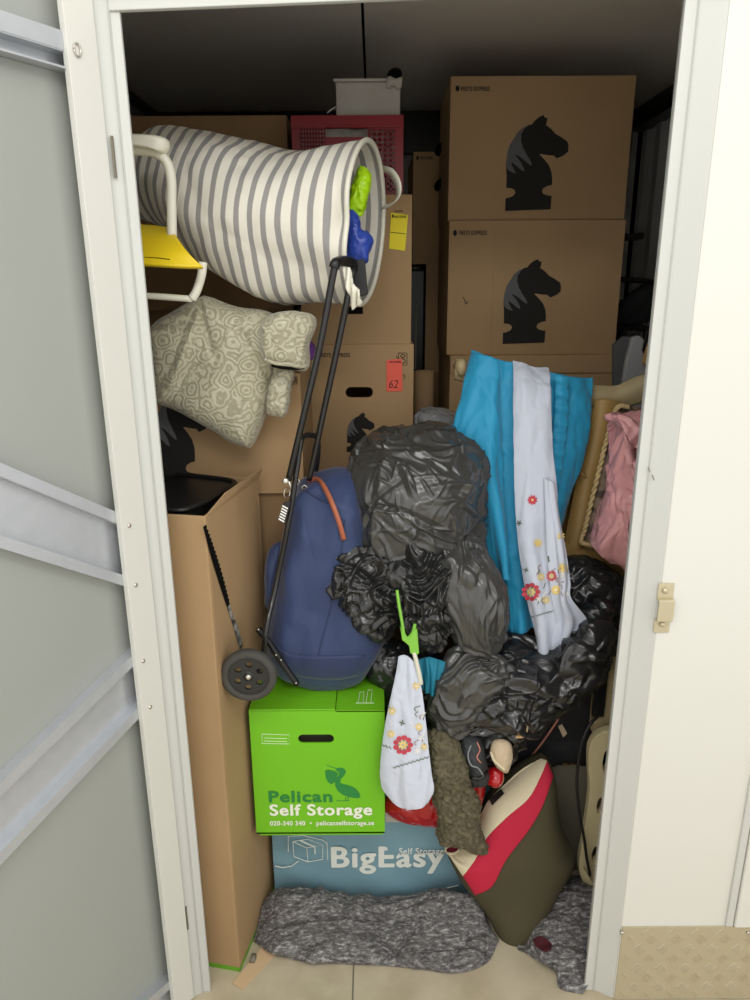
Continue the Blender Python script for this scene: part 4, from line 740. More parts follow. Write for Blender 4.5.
# lower bag
b2 = thing('bin_bag', 'torn black bin liner spilling out below the pale embroidered scarf', 'bin bag', U(520, 765, 1.5))
o, _ = blob('bag_body', [(424, 702), (430, 680), (445, 662), (475, 650), (510, 640), (545, 640), (578, 612), (602, 602), (613, 615), (610, 645), (600, 662), (578, 690), (548, 713), (520, 735), (500, 758), (487, 768), (462, 752), (440, 733)], 1.56, .115, .06, M['bag'], b2, 420, 100, add(crump(.020, .09, .005, .04, 61, (.7, 1, 1.3), .008, .12), lambda P: .013*ridge(P, .12, 89, 6, (.8, 1, 1.2), w=.25)+.006*ridge(P, .05, 90, 5, w=.3)-.012*ridge(P, .13, 91, 4, (.8, 1, 1.2), w=.2)), p=2.5, tilt=0)
o, _ = blob('bag_fold', [(436, 672), (450, 655), (475, 648), (498, 655), (512, 672), (490, 700), (470, 725), (452, 735), (434, 722), (428, 700)], 1.48, .045, .04, M['bag2'], b2, 240, 70, add(pleat(500, 660, 8, .010, .2, 90), crump(.012, .06, .003, .03, 63), lambda P: .009*ridge(P, .08, 99, 5, w=.25)))
b3 = thing('bin_bag', 'black bin liner showing to the right of the scarf under the old wooden chair back', 'bin bag', U(600, 640, 1.65))
o, _ = blob('bag_body', [(548, 590), (556, 568), (580, 556), (606, 565), (622, 580), (630, 605), (626, 640), (606, 655), (580, 640), (555, 630)], 1.68, .085, .06, M['bag'], b3, 240, 70, add(crump(.016, .06, .006, .025, 66)))
b4 = thing('bin_bag', 'narrow black bin liner bulge between the navy trolley bag and the small embroidered cloth', 'bin bag', U(380, 715, 1.55))
o, _ = blob('bag_body', [(356, 640), (375, 632), (400, 640), (432, 650), (445, 668), (446, 705), (440, 738), (424, 742), (405, 730), (386, 722), (380, 700), (368, 672)], 1.60, .07, .06, M['bag'], b4, 240, 70, add(crump(.014, .05, .005, .02, 67)))
# teal bit
tq = thing('teal_cloth', 'small gathered piece of teal cloth beside the green hanger', 'cloth', U(433, 690, 1.5))
patch('cloth', [[(418, 660, 1.47), (428, 657, 1.46), (440, 660, 1.47), (452, 664, 1.48)], [(420, 675, 1.455), (430, 674, 1.45), (438, 676, 1.46), (446, 676, 1.47)], [(423, 690, 1.46), (430, 694, 1.455), (436, 697, 1.46), (440, 690, 1.47)]], M['teal'], tq, 40, 30, .003, lambda P, u, v: .004*np.sin(u*26+v*3)+.002*np.sin(u*50))
# garment bag with piping
gb2 = thing('garment_bag', 'black nylon bag with a thin pink piped edge under the torn bin liner', 'bag', U(540, 770, 1.62))
o, SG = blob('bag_body', [(500, 775), (500, 730), (530, 690), (565, 665), (604, 655), (607, 690), (600, 740), (585, 762), (560, 757), (536, 768), (513, 779)], 1.66, .05, .06, M['blackcloth'], gb2, 200, 60, crump(.010, .10, .003, .04, 71), p=4)
tube('piping', [on(SG, *p, .003) for p in cr([(586, 672), (572, 696), (555, 724), (538, 748), (523, 765), (512, 776)], 60)], .0026, M['piping'], gb2)
t_ = on(SG, 561, 731, .004); pp('strap_tab', [(558, 726), (562, 724), (567, 733), (563, 737)], float(t_[1]), M['suede'], gb2, .002)['label'] = 'small tan tab'
# brown shoes on grey box
sh = thing('brown_boot', 'worn brown leather boot lying on the grey box in the shade', 'boot', U(565, 760, 1.7))
o, _ = blob('upper', [(548, 758), (552, 749), (563, 744), (575, 748), (585, 752), (588, 759), (575, 762), (560, 762)], 1.66, .03, .03, M['wood'], sh, 80, 20, crump(.004, .03, .002, .01, 73))
tube('sole', [U(548, 761, 1.64), U(565, 763, 1.635), U(588, 761, 1.64)], .003, M['black'], sh, 12)
Yp = 1.64; A = U(545, 763, Yp); B = U(606, 763, Yp)
gp = thing('grey_box', 'plain grey board box standing behind the cream, red and olive tote bag', 'box', ((A[0]+B[0])/2, Yp+.1, 0)); zt_ = U(570, 764, Yp)[2]
bev(mk('box_body', *boxg(A[0]-.12, B[0]+.06, Yp, Yp+.13, 0, zt_-.002), M['greypanel'], gp), .002); mk('lid', *boxg(A[0]-.122, B[0]+.062, Yp-.002, Yp+.132, zt_-.0015, zt_+.006), M['dark'], gp)['label'] = 'dark lid edge'
# beige rack
rk = thing('beige_rack', 'beige moulded plastic panel with round holes standing just inside the right door jamb', 'rack', U(605, 890, 1.5))
cu = bpy.data.curves.new('rack', 'CURVE'); cu.dimensions = '2D'; cu.fill_mode = 'BOTH'; cu.extrude = .009; cu.bevel_depth = .002; Yk = 1.52
def spl2(px):
    s = cu.splines.new('POLY'); s.points.add(len(px)-1); s.use_cyclic_u = True
    for i, p in enumerate(px): w_ = U(*p, Yk); s.points[i].co = (w_[0], w_[2], 0, 1)
spl2(list(map(tuple, cr([(590, 742), (600, 731), (620, 728), (650, 735), (650, 800), (640, 890), (610, 899), (594, 895), (579, 868), (583, 835), (589, 790), (588, 760)], 60, True))))
for cx, cy, rx, ry in ((605, 758, 4, 12), (599, 803, 4, 9), (594, 852, 4, 9), (624, 765, 6, 14), (620, 810, 6, 12)): spl2(ellipse_pts(cx, cy, rx, ry, 20, .15))
tmp = bpy.data.objects.new('tmp', cu); C.objects.link(tmp); me = bpy.data.meshes.new_from_object(tmp.evaluated_get(bpy.context.evaluated_depsgraph_get())); bpy.data.objects.remove(tmp)
mk('moulded_panel', [(v.co[0], Yk+v.co[2], v.co[1]) for v in me.vertices], [tuple(p.vertices) for p in me.polygons], M['beige'], rk)
bs = pp('edge_strip', [(579, 868), (583, 866), (600, 893), (596, 897)], Yk-.012, M['beige'], rk, .01)
cb_ = thing('black_cable', 'black cable hanging down along the beige holed panel', 'cable', U(584, 852, 1.49)); tube('cable_length', [U(598, 716, 1.50), U(589, 726, 1.485), U(582, 742, 1.48), (U(578, 765, 1.48)), U(577, 785, 1.48), U(579, 810, 1.48), U(584, 838, 1.48), U(587, 860, 1.485), U(590, 875, 1.50)], .0038, M['black'], cb_, 60)
ps = thing('beige_post', 'beige wooden post with dark slots behind the right door jamb', 'post', U(608, 735, 1.6)); A = U(602, 640, 1.56); B = U(640, 735, 1.56)
bev(mk('post_body', *boxg(A[0], B[0], 1.56, 1.60, B[2], A[2]), M['woodpale'], ps), .003); A = U(597, 662, 1.553); B = U(611, 716, 1.553); mk('slot_panel', *merge([boxg(A[0]+k*.006, A[0]+k*.006+.0038, 1.548, 1.560, B[2], A[2]) for k in range(5)]), M['black'], ps)
# ------------------------------------------------------------------ old chair, pink bag
Yh = 1.80
ch = thing('antique_chair', 'old gilt wooden chair with carved top rail and paisley back panel behind the pink bag', 'chair', (U(560, 500, Yh)[0], Yh+.1, 0))
rows = [[(455, 362, Yh), (490, 372, Yh), (540, 386, Yh), (592, 388, Yh), (618, 388, Yh), (640, 378, Yh-.02), (665, 372, Yh-.04)], [(455, 368, Yh-.012), (490, 379, Yh-.012), (540, 393, Yh-.012), (592, 396, Yh-.012), (618, 396, Yh-.012), (640, 387, Yh-.03), (665, 383, Yh-.05)], [(455, 375, Yh), (490, 387, Yh), (540, 400, Yh), (592, 404, Yh), (618, 406, Yh), (640, 401, Yh-.02), (665, 396, Yh-.04)]]
patch('top_rail', rows, M['woodpale'], ch, 60, 12, .03)
o, _ = blob('finial', [(457, 360), (464, 359), (468, 366), (466, 375), (459, 376), (455, 368)], Yh-.02, .018, .018, M['woodpale'], ch, 40, 12)
rows = [[(597, 400, Yh-.02), (607, 399, Yh-.03), (622, 402, Yh-.02)], [(588, 440, Yh-.02), (598, 441, Yh-.035), (612, 444, Yh-.02)], [(577, 490, Yh-.03), (586, 491, Yh-.045), (599, 492, Yh-.03)], [(568, 535, Yh-.04), (577, 537, Yh-.055), (588, 540, Yh-.04)], [(562, 560, Yh-.05), (572, 566, Yh-.06), (590, 570, Yh-.05)]]
patch('side_stile', rows, M['wood'], ch, 20, 70, .03)
rows = [[(562, 543, Yh-.05), (580, 545, Yh-.05), (605, 545, Yh-.05), (640, 548, Yh-.05)], [(562, 555, Yh-.065), (580, 562, Yh-.065), (605, 570, Yh-.065), (640, 580, Yh-.065)], [(566, 566, Yh-.05), (582, 578, Yh-.05), (608, 589, Yh-.05), (640, 600, Yh-.05)]]
patch('lower_rail', rows, M['wood'], ch, 40, 14, .03)
rows = [[(616, 409, Yh-.045), (626, 407, Yh-.05), (655, 408, Yh-.05)], [(604, 450, Yh-.05), (618, 450, Yh-.06), (650, 452, Yh-.06)], [(592, 500, Yh-.06), (606, 500, Yh-.07), (645, 502, Yh-.07)], [(583, 540, Yh-.065), (598, 543, Yh-.075), (640, 548, Yh-.07)]]
o, SP = patch('back_panel', rows, M['paisley'], ch, 30, 60, .02)
# twisted rope trim
tp = cr([(629, 407), (621, 406), (616, 410), (611, 425), (604, 450), (598, 475), (591, 503), (585, 528), (581, 541), (586, 544), (596, 546)], 150); TP = np.array([U(a, b, Yh-.07-.02*max(0, (b-410)/140)) for a, b in tp]); V_ = []
gs = []
for q in range(2):
    T = np.gradient(TP, axis=0); T /= np.linalg.norm(T, axis=1)[:, None]; N = np.cross(T, [0, 1, 0]); N /= np.linalg.norm(N, axis=1)[:, None]; B_ = np.cross(T, N); ph = np.linspace(0, 75, 150)*1.6+q*math.pi
    gs.append(tubeg(TP+.0032*(np.cos(ph)[:, None]*N+np.sin(ph)[:, None]*B_), .0038, 8))
mk('rope_trim', *merge(gs), M['rope'], ch, True)['label'] = 'pale gold twisted rope trim'
o, Sm = blob('carved_rosette', [(583+5*math.cos(t), 475+5*math.sin(t)) for t in np.linspace(0, 2*math.pi, 17)[:-1]], Yh-.045, .012, .005, M['wood'], ch, 60, 14, lambda P: .002*np.cos(8*np.arctan2(P[:, 2]-U(583, 475, Yh)[2], P[:, 0]-U(583, 475, Yh)[0])))
for xa_, yy in ((.235, Yh+.03), (.50, Yh+.03)): tube('leg', [(xa_, yy, U(500, 385, Yh)[2]-.02), (xa_, yy, .9), (xa_, yy+.03, .45), (xa_, yy+.06, 0)], .016, M['wood'], ch, 20, 10)
pk = thing('pink_bag', 'shiny pink plastic bag bulging beside the right door jamb', 'plastic bag', U(630, 575, 1.6))
o, _ = blob('bag_body', [(588, 548), (590, 530), (594, 512), (600, 490), (607, 468), (617, 440), (622, 425), (613, 412), (625, 410), (650, 405), (690, 420), (700, 500), (690, 600), (650, 592), (626, 580), (605, 562)], 1.60, .10, .09, M['pink'], pk, 300, 90, add(crump(.016, .10, .005, .04, 81, (1.3, 1, .5)), pleat(620, 420, 7, .009, 0, 110), lambda P: .009*ridge(P, .12, 85, 5, (1.2, 1, .7), w=.2)-.012))
# ------------------------------------------------------------------ turquoise garment and scarf
Yq = 1.74
tg_ = thing('turquoise_garment', 'bright turquoise cotton garment hung over the chair back and down behind the black bag', 'garment', U(520, 632, 1.65))
def qf(P, u, v): return .007*np.sin(u*13+v*2.2+1.5*np.sin(v*3))*(.35+v)+.010*facet(P, .06, 91, stretch=(1, 1, .22))+.004*facet(P, .03, 92, stretch=(1, 1, .7))+.005*ridge(P, .1, 93, 4, (1, 1, .5), w=.3)
rows = [[(472, 351, Yq+.03), (495, 359, Yq), (520, 364, Yq), (545, 372, Yq), (570, 377, Yq), (592, 378, Yq+.03)],
 [(467, 385, Yq-.01), (492, 392, Yq-.03), (520, 398, Yq-.04), (548, 402, Yq-.04), (570, 405, Yq-.03), (589, 408, Yq)],
 [(460, 430, Yq-.01), (490, 440, Yq-.05), (520, 445, Yq-.06), (545, 448, Yq-.06), (565, 450, Yq-.05), (584, 452, Yq-.02)],
 [(470, 490, Yq-.02), (494, 500, Yq-.07), (518, 500, Yq-.08), (538, 500, Yq-.08), (554, 500, Yq-.07), (568, 502, Yq-.04)],
 [(482, 550, Yq-.05), (500, 555, Yq-.1), (516, 556, Yq-.11), (532, 556, Yq-.11), (545, 556, Yq-.1), (556, 556, Yq-.07)],
 [(497, 632, Yq-.09), (508, 633, Yq-.14), (520, 633, Yq-.15), (530, 630, Yq-.15), (540, 626, Yq-.14), (548, 622, Yq-.11)]]
o, ST = patch('cloth_body', rows, M['blue'], tg_, 110, 150, .003, qf)
rows = [[(472, 353, Yq+.02), (480, 354, Yq-.01), (490, 357, Yq-.02), (497, 360, Yq-.02)], [(463, 395, Yq-.02), (475, 398, Yq-.05), (490, 400, Yq-.06), (500, 402, Yq-.05)], [(455, 438, Yq-.04), (472, 444, Yq-.08), (488, 448, Yq-.09), (502, 450, Yq-.07)], [(472, 490, Yq-.07), (484, 495, Yq-.11), (496, 500, Yq-.12), (506, 503, Yq-.10)], [(484, 540, Yq-.1), (494, 545, Yq-.13), (504, 547, Yq-.14), (510, 548, Yq-.12)], [(497, 570, Yq-.12), (503, 576, Yq-.15), (508, 580, Yq-.16), (512, 574, Yq-.14)]]
patch('front_layer', rows, M['blue'], tg_, 60, 110, .003, lambda P, u, v: .005*np.sin(u*9+v*3)*(.4+v)+.008*facet(P, .05, 96, stretch=(1, 1, .25))+.004*ridge(P, .09, 97, 4, (1, 1, .5), w=.3))
rows = [[(556, 375, Yq-.04), (562, 376, Yq-.045), (568, 377, Yq-.04)], [(554, 420, Yq-.055), (560, 422, Yq-.06), (567, 423, Yq-.055)], [(549, 470, Yq-.085), (555, 470, Yq-.09), (561, 470, Yq-.085)], [(546, 520, Yq-.11), (549, 520, Yq-.115), (553, 520, Yq-.11)]]
patch('stitched_placket', rows, M['blue'], tg_, 14, 110, .004, lambda P, u, v: .003*np.sin(v*60))
sc2 = thing('embroidered_scarf', 'long pale lilac linen scarf with embroidered flowers over the turquoise cloth', 'scarf', U(555, 655, 1.55))
def sf(P, u, v): return .005*np.sin(u*8+.8*np.sin(v*5))*(.35+.8*v)+.007*facet(P, .035, 94, stretch=(1, 1, .16))+.0015*facet(P, .02, 95)
e = Yq-.075
rows = [[(513, 361, Yq+.0), (524, 364, Yq-.02), (536, 367, Yq-.02), (548, 368, Yq+.0)], [(514, 385, e+.015), (526, 388, e-.01), (538, 392, e-.01), (550, 392, e)], [(514, 440, e-.03), (527, 442, e-.05), (540, 444, e-.05), (552, 444, e-.04)], [(515, 500, e-.06), (530, 502, e-.08), (544, 502, e-.08), (556, 500, e-.07)], [(519, 550, e-.09), (532, 552, e-.11), (545, 552, e-.11), (552, 550, e-.10)], [(527, 600, e-.12), (538, 602, e-.14), (548, 603, e-.14), (558, 602, e-.13)], [(537, 648, e-.12), (545, 656, e-.14), (553, 658, e-.14), (565, 650, e-.13)]]
o, SC1 = patch('scarf_panel', rows, M['linen'], sc2, 60, 160, .0022, sf)
rows = [[(544, 478, e-.075), (549, 480, e-.08), (555, 484, e-.075)], [(546, 515, e-.10), (553, 515, e-.11), (560, 516, e-.10)], [(548, 550, e-.12), (558, 550, e-.14), (567, 550, e-.13)], [(551, 580, e-.135), (562, 582, e-.155), (571, 582, e-.15)], [(553, 600, e-.14), (563, 601, e-.165), (571, 598, e-.16)], [(556, 622, e-.14), (570, 622, e-.155), (587, 621, e-.14)], [(556, 640, e-.13), (566, 644, e-.15), (580, 632, e-.14)]]
o, SC2 = patch('scarf_fold', rows, M['linen'], sc2, 50, 120, .0022, lambda P, u, v: .007*np.sin(u*10+v*4)*(.3+v))
it = [('f', 532.5, 500, 5, 9, 0, 1), ('f', 538, 543, 4.5, 7, 1, 1), ('f', 519, 523, 2.8, 5, 2, 2), ('w', 531, 592, 9), ('f', 541, 577, 4, 7, 1, 4), ('f', 546, 600, 4, 7, 1, 4), ('f', 539, 599, 3, 6, 4, 4), ('f', 526, 570, 2.6, 4, 2, 2), ('z', (529, 618), (553, 611), 14, .9)]
rr_ = random.Random(5)
for k in range(9): x = rr_.uniform(533, 549); y = rr_.uniform(566, 608); it.append(('l', [(x, y), (x+rr_.uniform(-2, 2), y-3), (x+rr_.uniform(-4, 4), y-5.5)], rr_.choice([2, 3, 4])))
embroidery(SC1, it, sc2, 'red, yellow and green embroidered flowers')
it = [('f', 561, 536, 4, 7, 1, 1), ('f', 563, 568, 5, 9, 1, 1), ('f', 556, 590, 5, 9, 1, 4), ('f', 566, 594, 3.4, 6, 4, 4), ('w', 551.5, 576, 5), ('f', 562, 575, 3, 6, 4, 4), ('l', [(548, 556), (549, 562)], 2, 1.4)]
for k in range(9): x = rr_.uniform(553, 569); y = rr_.uniform(560, 598); it.append(('l', [(x, y), (x+rr_.uniform(-2, 2), y-3), (x+rr_.uniform(-4, 4), y-5.5)], rr_.choice([3, 3, 4])))
embroidery(SC2, it, sc2, 'yellow and brown embroidered flowers')
embroidery(ST, [('f', 0, 0, .1, 3, 2, 2)], sc2, 'x') if False else None
# ------------------------------------------------------------------ hanger and small cloth
hg = thing('clothes_hanger', 'lime green plastic clothes hanger caught in the mouth of the black bin liner', 'clothes hanger', U(413, 655, 1.42))
tube('hook', [U(397, 590, 1.44), U(399, 605, 1.43), U(402, 622, 1.425), U(404, 634, 1.42), U(408, 638, 1.42), U(413, 632, 1.42), U(415, 624, 1.42)], .0036, M['lime2'], hg, 40)
o = pp('hanger_body', [(400, 625), (405, 636), (409, 638), (413, 630), (417, 628), (418, 640), (419, 652), (415, 655), (410, 652), (409, 645), (406, 642), (402, 639)], 1.42, M['lime2'], hg, .006); bev(o, .0015)
tube('hanger_arm', [U(414, 652, 1.418), U(417, 664, 1.416), U(419.5, 675, 1.415), U(421, 684, 1.415)], .0052, M['ivory'], hg, 16)
sm = thing('embroidered_cloth', 'small pale cloth with a red flower wreath hanging in front of the green box corner', 'cloth', U(408, 808, 1.42))
rows = [[(399, 656, 1.43), (404, 655, 1.425), (410, 658, 1.42), (416, 664, 1.42)], [(393, 690, 1.42), (401, 690, 1.41), (410, 690, 1.405), (422, 690, 1.41)], [(386, 722, 1.42), (396, 722, 1.405), (408, 722, 1.40), (426, 722, 1.405)], [(382, 752, 1.42), (394, 753, 1.40), (408, 753, 1.395), (429, 750, 1.40)], [(381, 775, 1.42), (394, 777, 1.40), (409, 777, 1.39), (432, 775, 1.40)], [(383, 788, 1.42), (397, 800, 1.40), (410, 806, 1.39), (434, 790, 1.40)], [(387, 790, 1.42), (400, 807, 1.40), (412, 809, 1.39), (428, 802, 1.40)]]
o, SS3 = patch('cloth_panel', rows, M['linen'], sm, 70, 140, .0022, lambda P, u, v: .005*np.sin(u*9+.6+.5*np.sin(v*4))*(.35+.7*v)+.007*facet(P, .04, 98, stretch=(1, 1, .25))+.0015*facet(P, .02, 95))
it = [('w', 403, 745, 9.5), ('f', 392, 711, 4, 7, 1, 4), ('f', 391, 734, 4, 7, 1, 4), ('f', 416, 686, 4, 6, 1, 4), ('f', 419, 727, 4, 7, 1, 4), ('f', 424, 747, 3.6, 6, 1, 4), ('f', 421, 738, 3, 5, 4, 4), ('f', 417, 751, 3.4, 6, 4, 4), ('f', 402, 723, 3, 4, 2, 2), ('z', (393, 768), (429, 757), 18, 1.0), ('z', (382, 745), (391, 748), 5, 1.0)]
for k in range(16): x = rr_.choice([rr_.uniform(386, 394), rr_.uniform(412, 426)]); y = rr_.uniform(704, 750); it.append(('l', [(x, y), (x+rr_.uniform(-2, 2), y-3), (x+rr_.uniform(-4, 4), y-5.5)], rr_.choice([3, 3, 4, 2])))
embroidery(SS3, it, sm, 'embroidered wreath of red roses and yellow flowers')
# ------------------------------------------------------------------ fleece sleeve, red bag, shoes, tote
def nub(P): return .0055*np.clip(facet(P, .0095, 101, False, (1, 1, 1), .5), 0, 1)*1.2+.006*smooth_noise(P, .06, 3)
fl = thing('fleece_sleeve', 'dark olive curly fleece sleeve hanging down beside the small embroidered cloth', 'garment', U(462, 845, 1.44))
blob('sleeve', [(428, 738), (440, 732), (456, 737), (463, 752), (466, 770), (471, 790), (478, 812), (484, 838), (485, 848), (470, 849), (455, 844), (442, 838), (438, 820), (433, 795), (430, 765)], 1.46, .05, .04, M['fleece'], fl, 420, 130, nub, p=3)
rb = thing('red_bag', 'glossy red vinyl bag squeezed between the small embroidered cloth and the tote', 'bag', U(450, 825, 1.5))
o, SR = blob('bag_body', [(382, 805), (392, 792), (410, 782), (440, 770), (470, 768), (486, 765), (485, 790), (480, 810), (475, 825), (466, 832), (440, 826), (415, 822), (395, 818)], 1.52, .045, .03, M['redgloss'], rb, 260, 70, crump(.010, .06, .003, .03, 111), edge=4)
blob('bag_corner', [(487, 774), (494, 768), (502, 770), (504, 777), (499, 784), (492, 785), (486, 781)], 1.47, .025, .02, M['redgloss'], rb, 80, 24, crump(.004, .03, .001, .01, 112))
sn = thing('dark_sneaker', 'dark grey mesh sneaker hanging toe down beside the fleece sleeve', 'shoe', U(475, 785, 1.46))
o, S5 = blob('upper', [(461, 742), (467, 736), (478, 738), (484, 748), (486, 762), (489, 775), (486, 783), (476, 785), (468, 780), (464, 765)], 1.47, .038, .03, M['shoe'], sn, 140, 40, crump(.005, .03, .002, .012, 121))
tube('welt', [on(S5, *p, .002) for p in cr([(464, 775), (473, 778), (481, 778), (487, 772)], 20)], .0045, M['black'], sn)
tube('side_stripe', [on(S5, *p, .002) for p in cr([(471, 745), (468, 755), (471, 765), (478, 768), (483, 775)], 24)], .0020, M['shoegrey'], sn)
tube('lace', [on(S5, *p, .002) for p in cr([(477, 742), (480, 750), (477, 757), (481, 763)], 20)], .0016, M['piping'], sn)
sp = thing('pale_sneaker', 'pale suede sneaker with gum sole poking from under the torn bin liner', 'shoe', U(500, 770, 1.48))
o, S6 = blob('upper', [(490, 752), (494, 742), (503, 740), (511, 744), (512, 756), (508, 770), (502, 769), (495, 763)], 1.46, .03, .02, M['suede'], sp, 100, 30, crump(.003, .03, .001, .01, 123))
tube('foxing', [on(S6, *p, .001) for p in cr([(491, 752), (494, 760), (499, 765), (505, 770)], 20)], .0034, M['cream'], sp)
sl = thing('gum_sole_shoe', 'heel of a tan shoe under the lower edge of the torn bin liner', 'shoe', U(521, 735, 1.47)); blob('heel', [(515, 734), (516, 728), (522, 723), (527, 722), (528, 728), (524, 735), (518, 737)], 1.47, .02, .02, M['suede'], sl, 60, 18); tube('sole', [U(516, 737, 1.455), U(521, 736, 1.452), U(527, 730, 1.455)], .0035, M['gum'], sl, 12)
tt = thing('tote_bag', 'felt tote bag in cream, red and olive bands tipped over on the floor', 'tote bag', U(510, 942, 1.45))
o, STt = blob('olive_body', [(446, 848), (458, 846), (478, 820), (490, 800), (505, 785), (522, 770), (540, 759), (548, 761), (553, 778), (557, 815), (565, 840), (574, 856), (560, 885), (545, 910), (530, 935), (519, 944), (503, 940), (487, 915), (470, 890), (456, 866)], 1.50, .07, .09, M['olive'], tt, 320, 90, lambda P: .006*smooth_noise(P, .12, 7), p=5, tilt=-.055)
c0 = [(447, 852), (458, 845.5), (477.5, 820), (489.5, 799.5), (504.5, 784.5), (521.5, 769.5), (541, 758.5)]
c1 = [(463, 876), (475, 860), (486, 839), (506, 818), (528, 799), (540, 778), (547, 761)]
c2 = [(475, 895), (492, 886), (506, 860), (528, 831), (541, 809), (549, 788), (553, 776)]
o, _ = drape('cream_band', c0, c1, STt, M['cream'], tt, .0035, 110, 36, .003); o['label'] = 'cream canvas top band'
o, _ = drape('red_band', c1, c2, STt, M['red'], tt, .0030, 110, 30, .003); o['label'] = 'red wavy band'
lg_ = [on(STt, a, b, .008) for a, b in ((489, 799), (501, 788.5), (504, 793), (492, 805))]; o = polyplate('name_patch', lg_, M['hub'], tt, .002); o['label'] = 'small dark brown patch'
V_ = [on(STt, a, b, .009) for a, b in ellipse_pts(452.5, 849, 6.5, 4, 20, -.25)]; polyplate('handle_opening', V_, mat('dark_red_inner', (110, 14, 40), .8), tt, .002)['label'] = 'dark red lined handle opening'
V_ = [on(STt, a, b, .009) for a, b in ellipse_pts(452.5, 849, 7, 4.6, 24, -.25)]; mk('handle_edge', *tubeg(np.array(V_+V_[:1]), .003, 8), M['cream'], tt, True)
# ------------------------------------------------------------------ blankets
def mound(name, rows, m, parent, disp, nu=220, nv=110):
    """rows from back to front; each ctrl (px,py,Y or None, z)"""
    R_ = []
    for row in rows: R_.append([(U(a, b, Y) if Y is not None else Uz(a, b, z)) for a, b, Y, z in row])
    Rr = [cr(np.array(r), nu) for r in R_]; Gd = cr(np.array(Rr).reshape(len(Rr), -1), nv).reshape(nv, nu, 3); N = normals(Gd); N *= np.sign(N[..., 2:3]+1e-9); N[..., 2] = np.abs(N[..., 2])+.3; N[..., 1] = -np.abs(N[..., 1]); N /= np.linalg.norm(N, axis=2)[..., None]
    u, v = np.meshgrid(np.linspace(0, 1, nu), np.linspace(0, 1, nv)); d = disp(Gd.reshape(-1, 3)).reshape(nv, nu)*np.clip((1-v)*8, 0, 1)*np.clip(u*12, 0, 1)*np.clip((1-u)*12, 0, 1)
    V = (Gd+N*d[..., None]).reshape(-1, 3); V[:, 2] = np.maximum(V[:, 2], .004)
    o = mk(name, V, gridF(nv, nu), m, parent, True); s = o.modifiers.new('t', 'SOLIDIFY'); s.thickness = .005; s.offset = -1; return o, Surf(V)
def rugd(seed):
    def f(P):
        q = P.copy(); t = P[:, 0]*.5-P[:, 1]
        return .020*facet(P, .12, seed, stretch=(.55, 1.4, 1))+.008*facet(P, .05, seed+1, stretch=(.7, 1.2, 1))+.0016*facet(P, .010, seed+2)+.014*ridge(P, .16, seed+5, 4, (.8, 1.2, 1), w=.3, dens=.3)-.014*ridge(P, .15, seed+9, 4, (.6, 1.2, 1), w=.2, dens=.2)
    return f
bl = thing('wool_blanket', 'grey flecked wool blanket bunched on the floor in front of the blue box', 'blanket', U(370, 965, 1.42))
mound('blanket_cloth', [[(270, 893, 1.53, 0), (285, 888, 1.52, 0), (310, 890, 1.52, 0), (345, 893, 1.52, 0), (380, 897, 1.52, 0), (410, 894, 1.52, 0), (440, 888, 1.52, 0), (462, 893, 1.52, 0), (470, 905, 1.52, 0)],
 [(262, 905, 1.49, 0), (285, 898, 1.475, 0), (312, 900, 1.47, 0), (345, 903, 1.47, 0), (380, 908, 1.47, 0), (412, 904, 1.47, 0), (442, 898, 1.47, 0), (470, 903, 1.475, 0), (484, 916, 1.49, 0)],
 [(257, 925, None, .012), (280, 925, 1.425, .0), (312, 930, 1.41, .03), (350, 934, 1.405, .03), (388, 938, 1.40, .03), (420, 938, 1.40, .03), (450, 934, 1.40, .03), (475, 930, 1.41, .03), (491, 928, None, .012)],
 [(254, 938, None, .004), (272, 946, None, .02), (302, 954, None, .02), (345, 957, None, .02), (390, 958, None, .02), (425, 962, None, .02), (455, 964, None, .02), (482, 956, None, .02), (498, 938, None, .004)],
 [(255, 940, None, .004), (268, 951, None, .004), (300, 961, None, .004), (345, 964, None, .004), (390, 966, None, .004), (425, 970, None, .004), (458, 973, None, .004), (486, 963, None, .004), (499, 941, None, .004)]], M['rug'], bl, rugd(131))
bl2 = thing('wool_blanket', 'grey flecked wool blanket crumpled by the right door jamb with a dark red patch', 'blanket', U(560, 985, 1.42))
o, S7 = mound('blanket_cloth', [[(538, 900, 1.60, 0), (550, 882, 1.58, 0), (565, 876, 1.58, 0), (585, 876, 1.58, 0), (625, 890, 1.58, 0)],
 [(530, 912, 1.50, 0), (545, 895, 1.48, 0), (565, 888, 1.48, 0), (588, 888, 1.48, 0), (625, 900, 1.48, 0)],
 [(522, 930, 1.44, 0), (540, 925, 1.42, 0), (562, 925, 1.405, 0), (590, 925, 1.40, 0), (622, 930, 1.40, 0)],
 [(518, 946, None, .006), (535, 950, None, .03), (556, 960, None, .04), (580, 965, None, .04), (600, 965, None, .04)],
 [(520, 949, None, .004), (536, 960, None, .004), (555, 972, None, .004), (560, 988, None, .004), (583, 994, None, .004)]], M['rug'], bl2, rugd(141), 160, 120)
drape('red_patch', [(533, 939), (540, 936), (547, 939), (552, 944)], [(535, 946), (541, 950), (546, 952), (551, 950)], S7, M['stain'], bl2, .006, 26, 16, .001)[0]['label'] = 'dark red patch'
cs = thing('kraft_scrap', 'flat piece of brown kraft cardboard on the floor beside the tall box', 'cardboard', Uz(255, 968, 0)); P_ = [Uz(a, b, .001) for a, b in ((262, 948), (276, 954), (243, 990), (232, 984))]
polyplate('sheet', P_, M['peach'], cs, .003, (0, 0, 1)); tube('rolled_edge', [Uz(254, 955, .008), Uz(252, 962, .008)], .007, M['greypanel'], cs)
# small debris on floor
for k, (a, b, l_) in enumerate(((372, 969, 'white'), (384, 974, 'grey'), (368, 973, 'white'))):
    pass
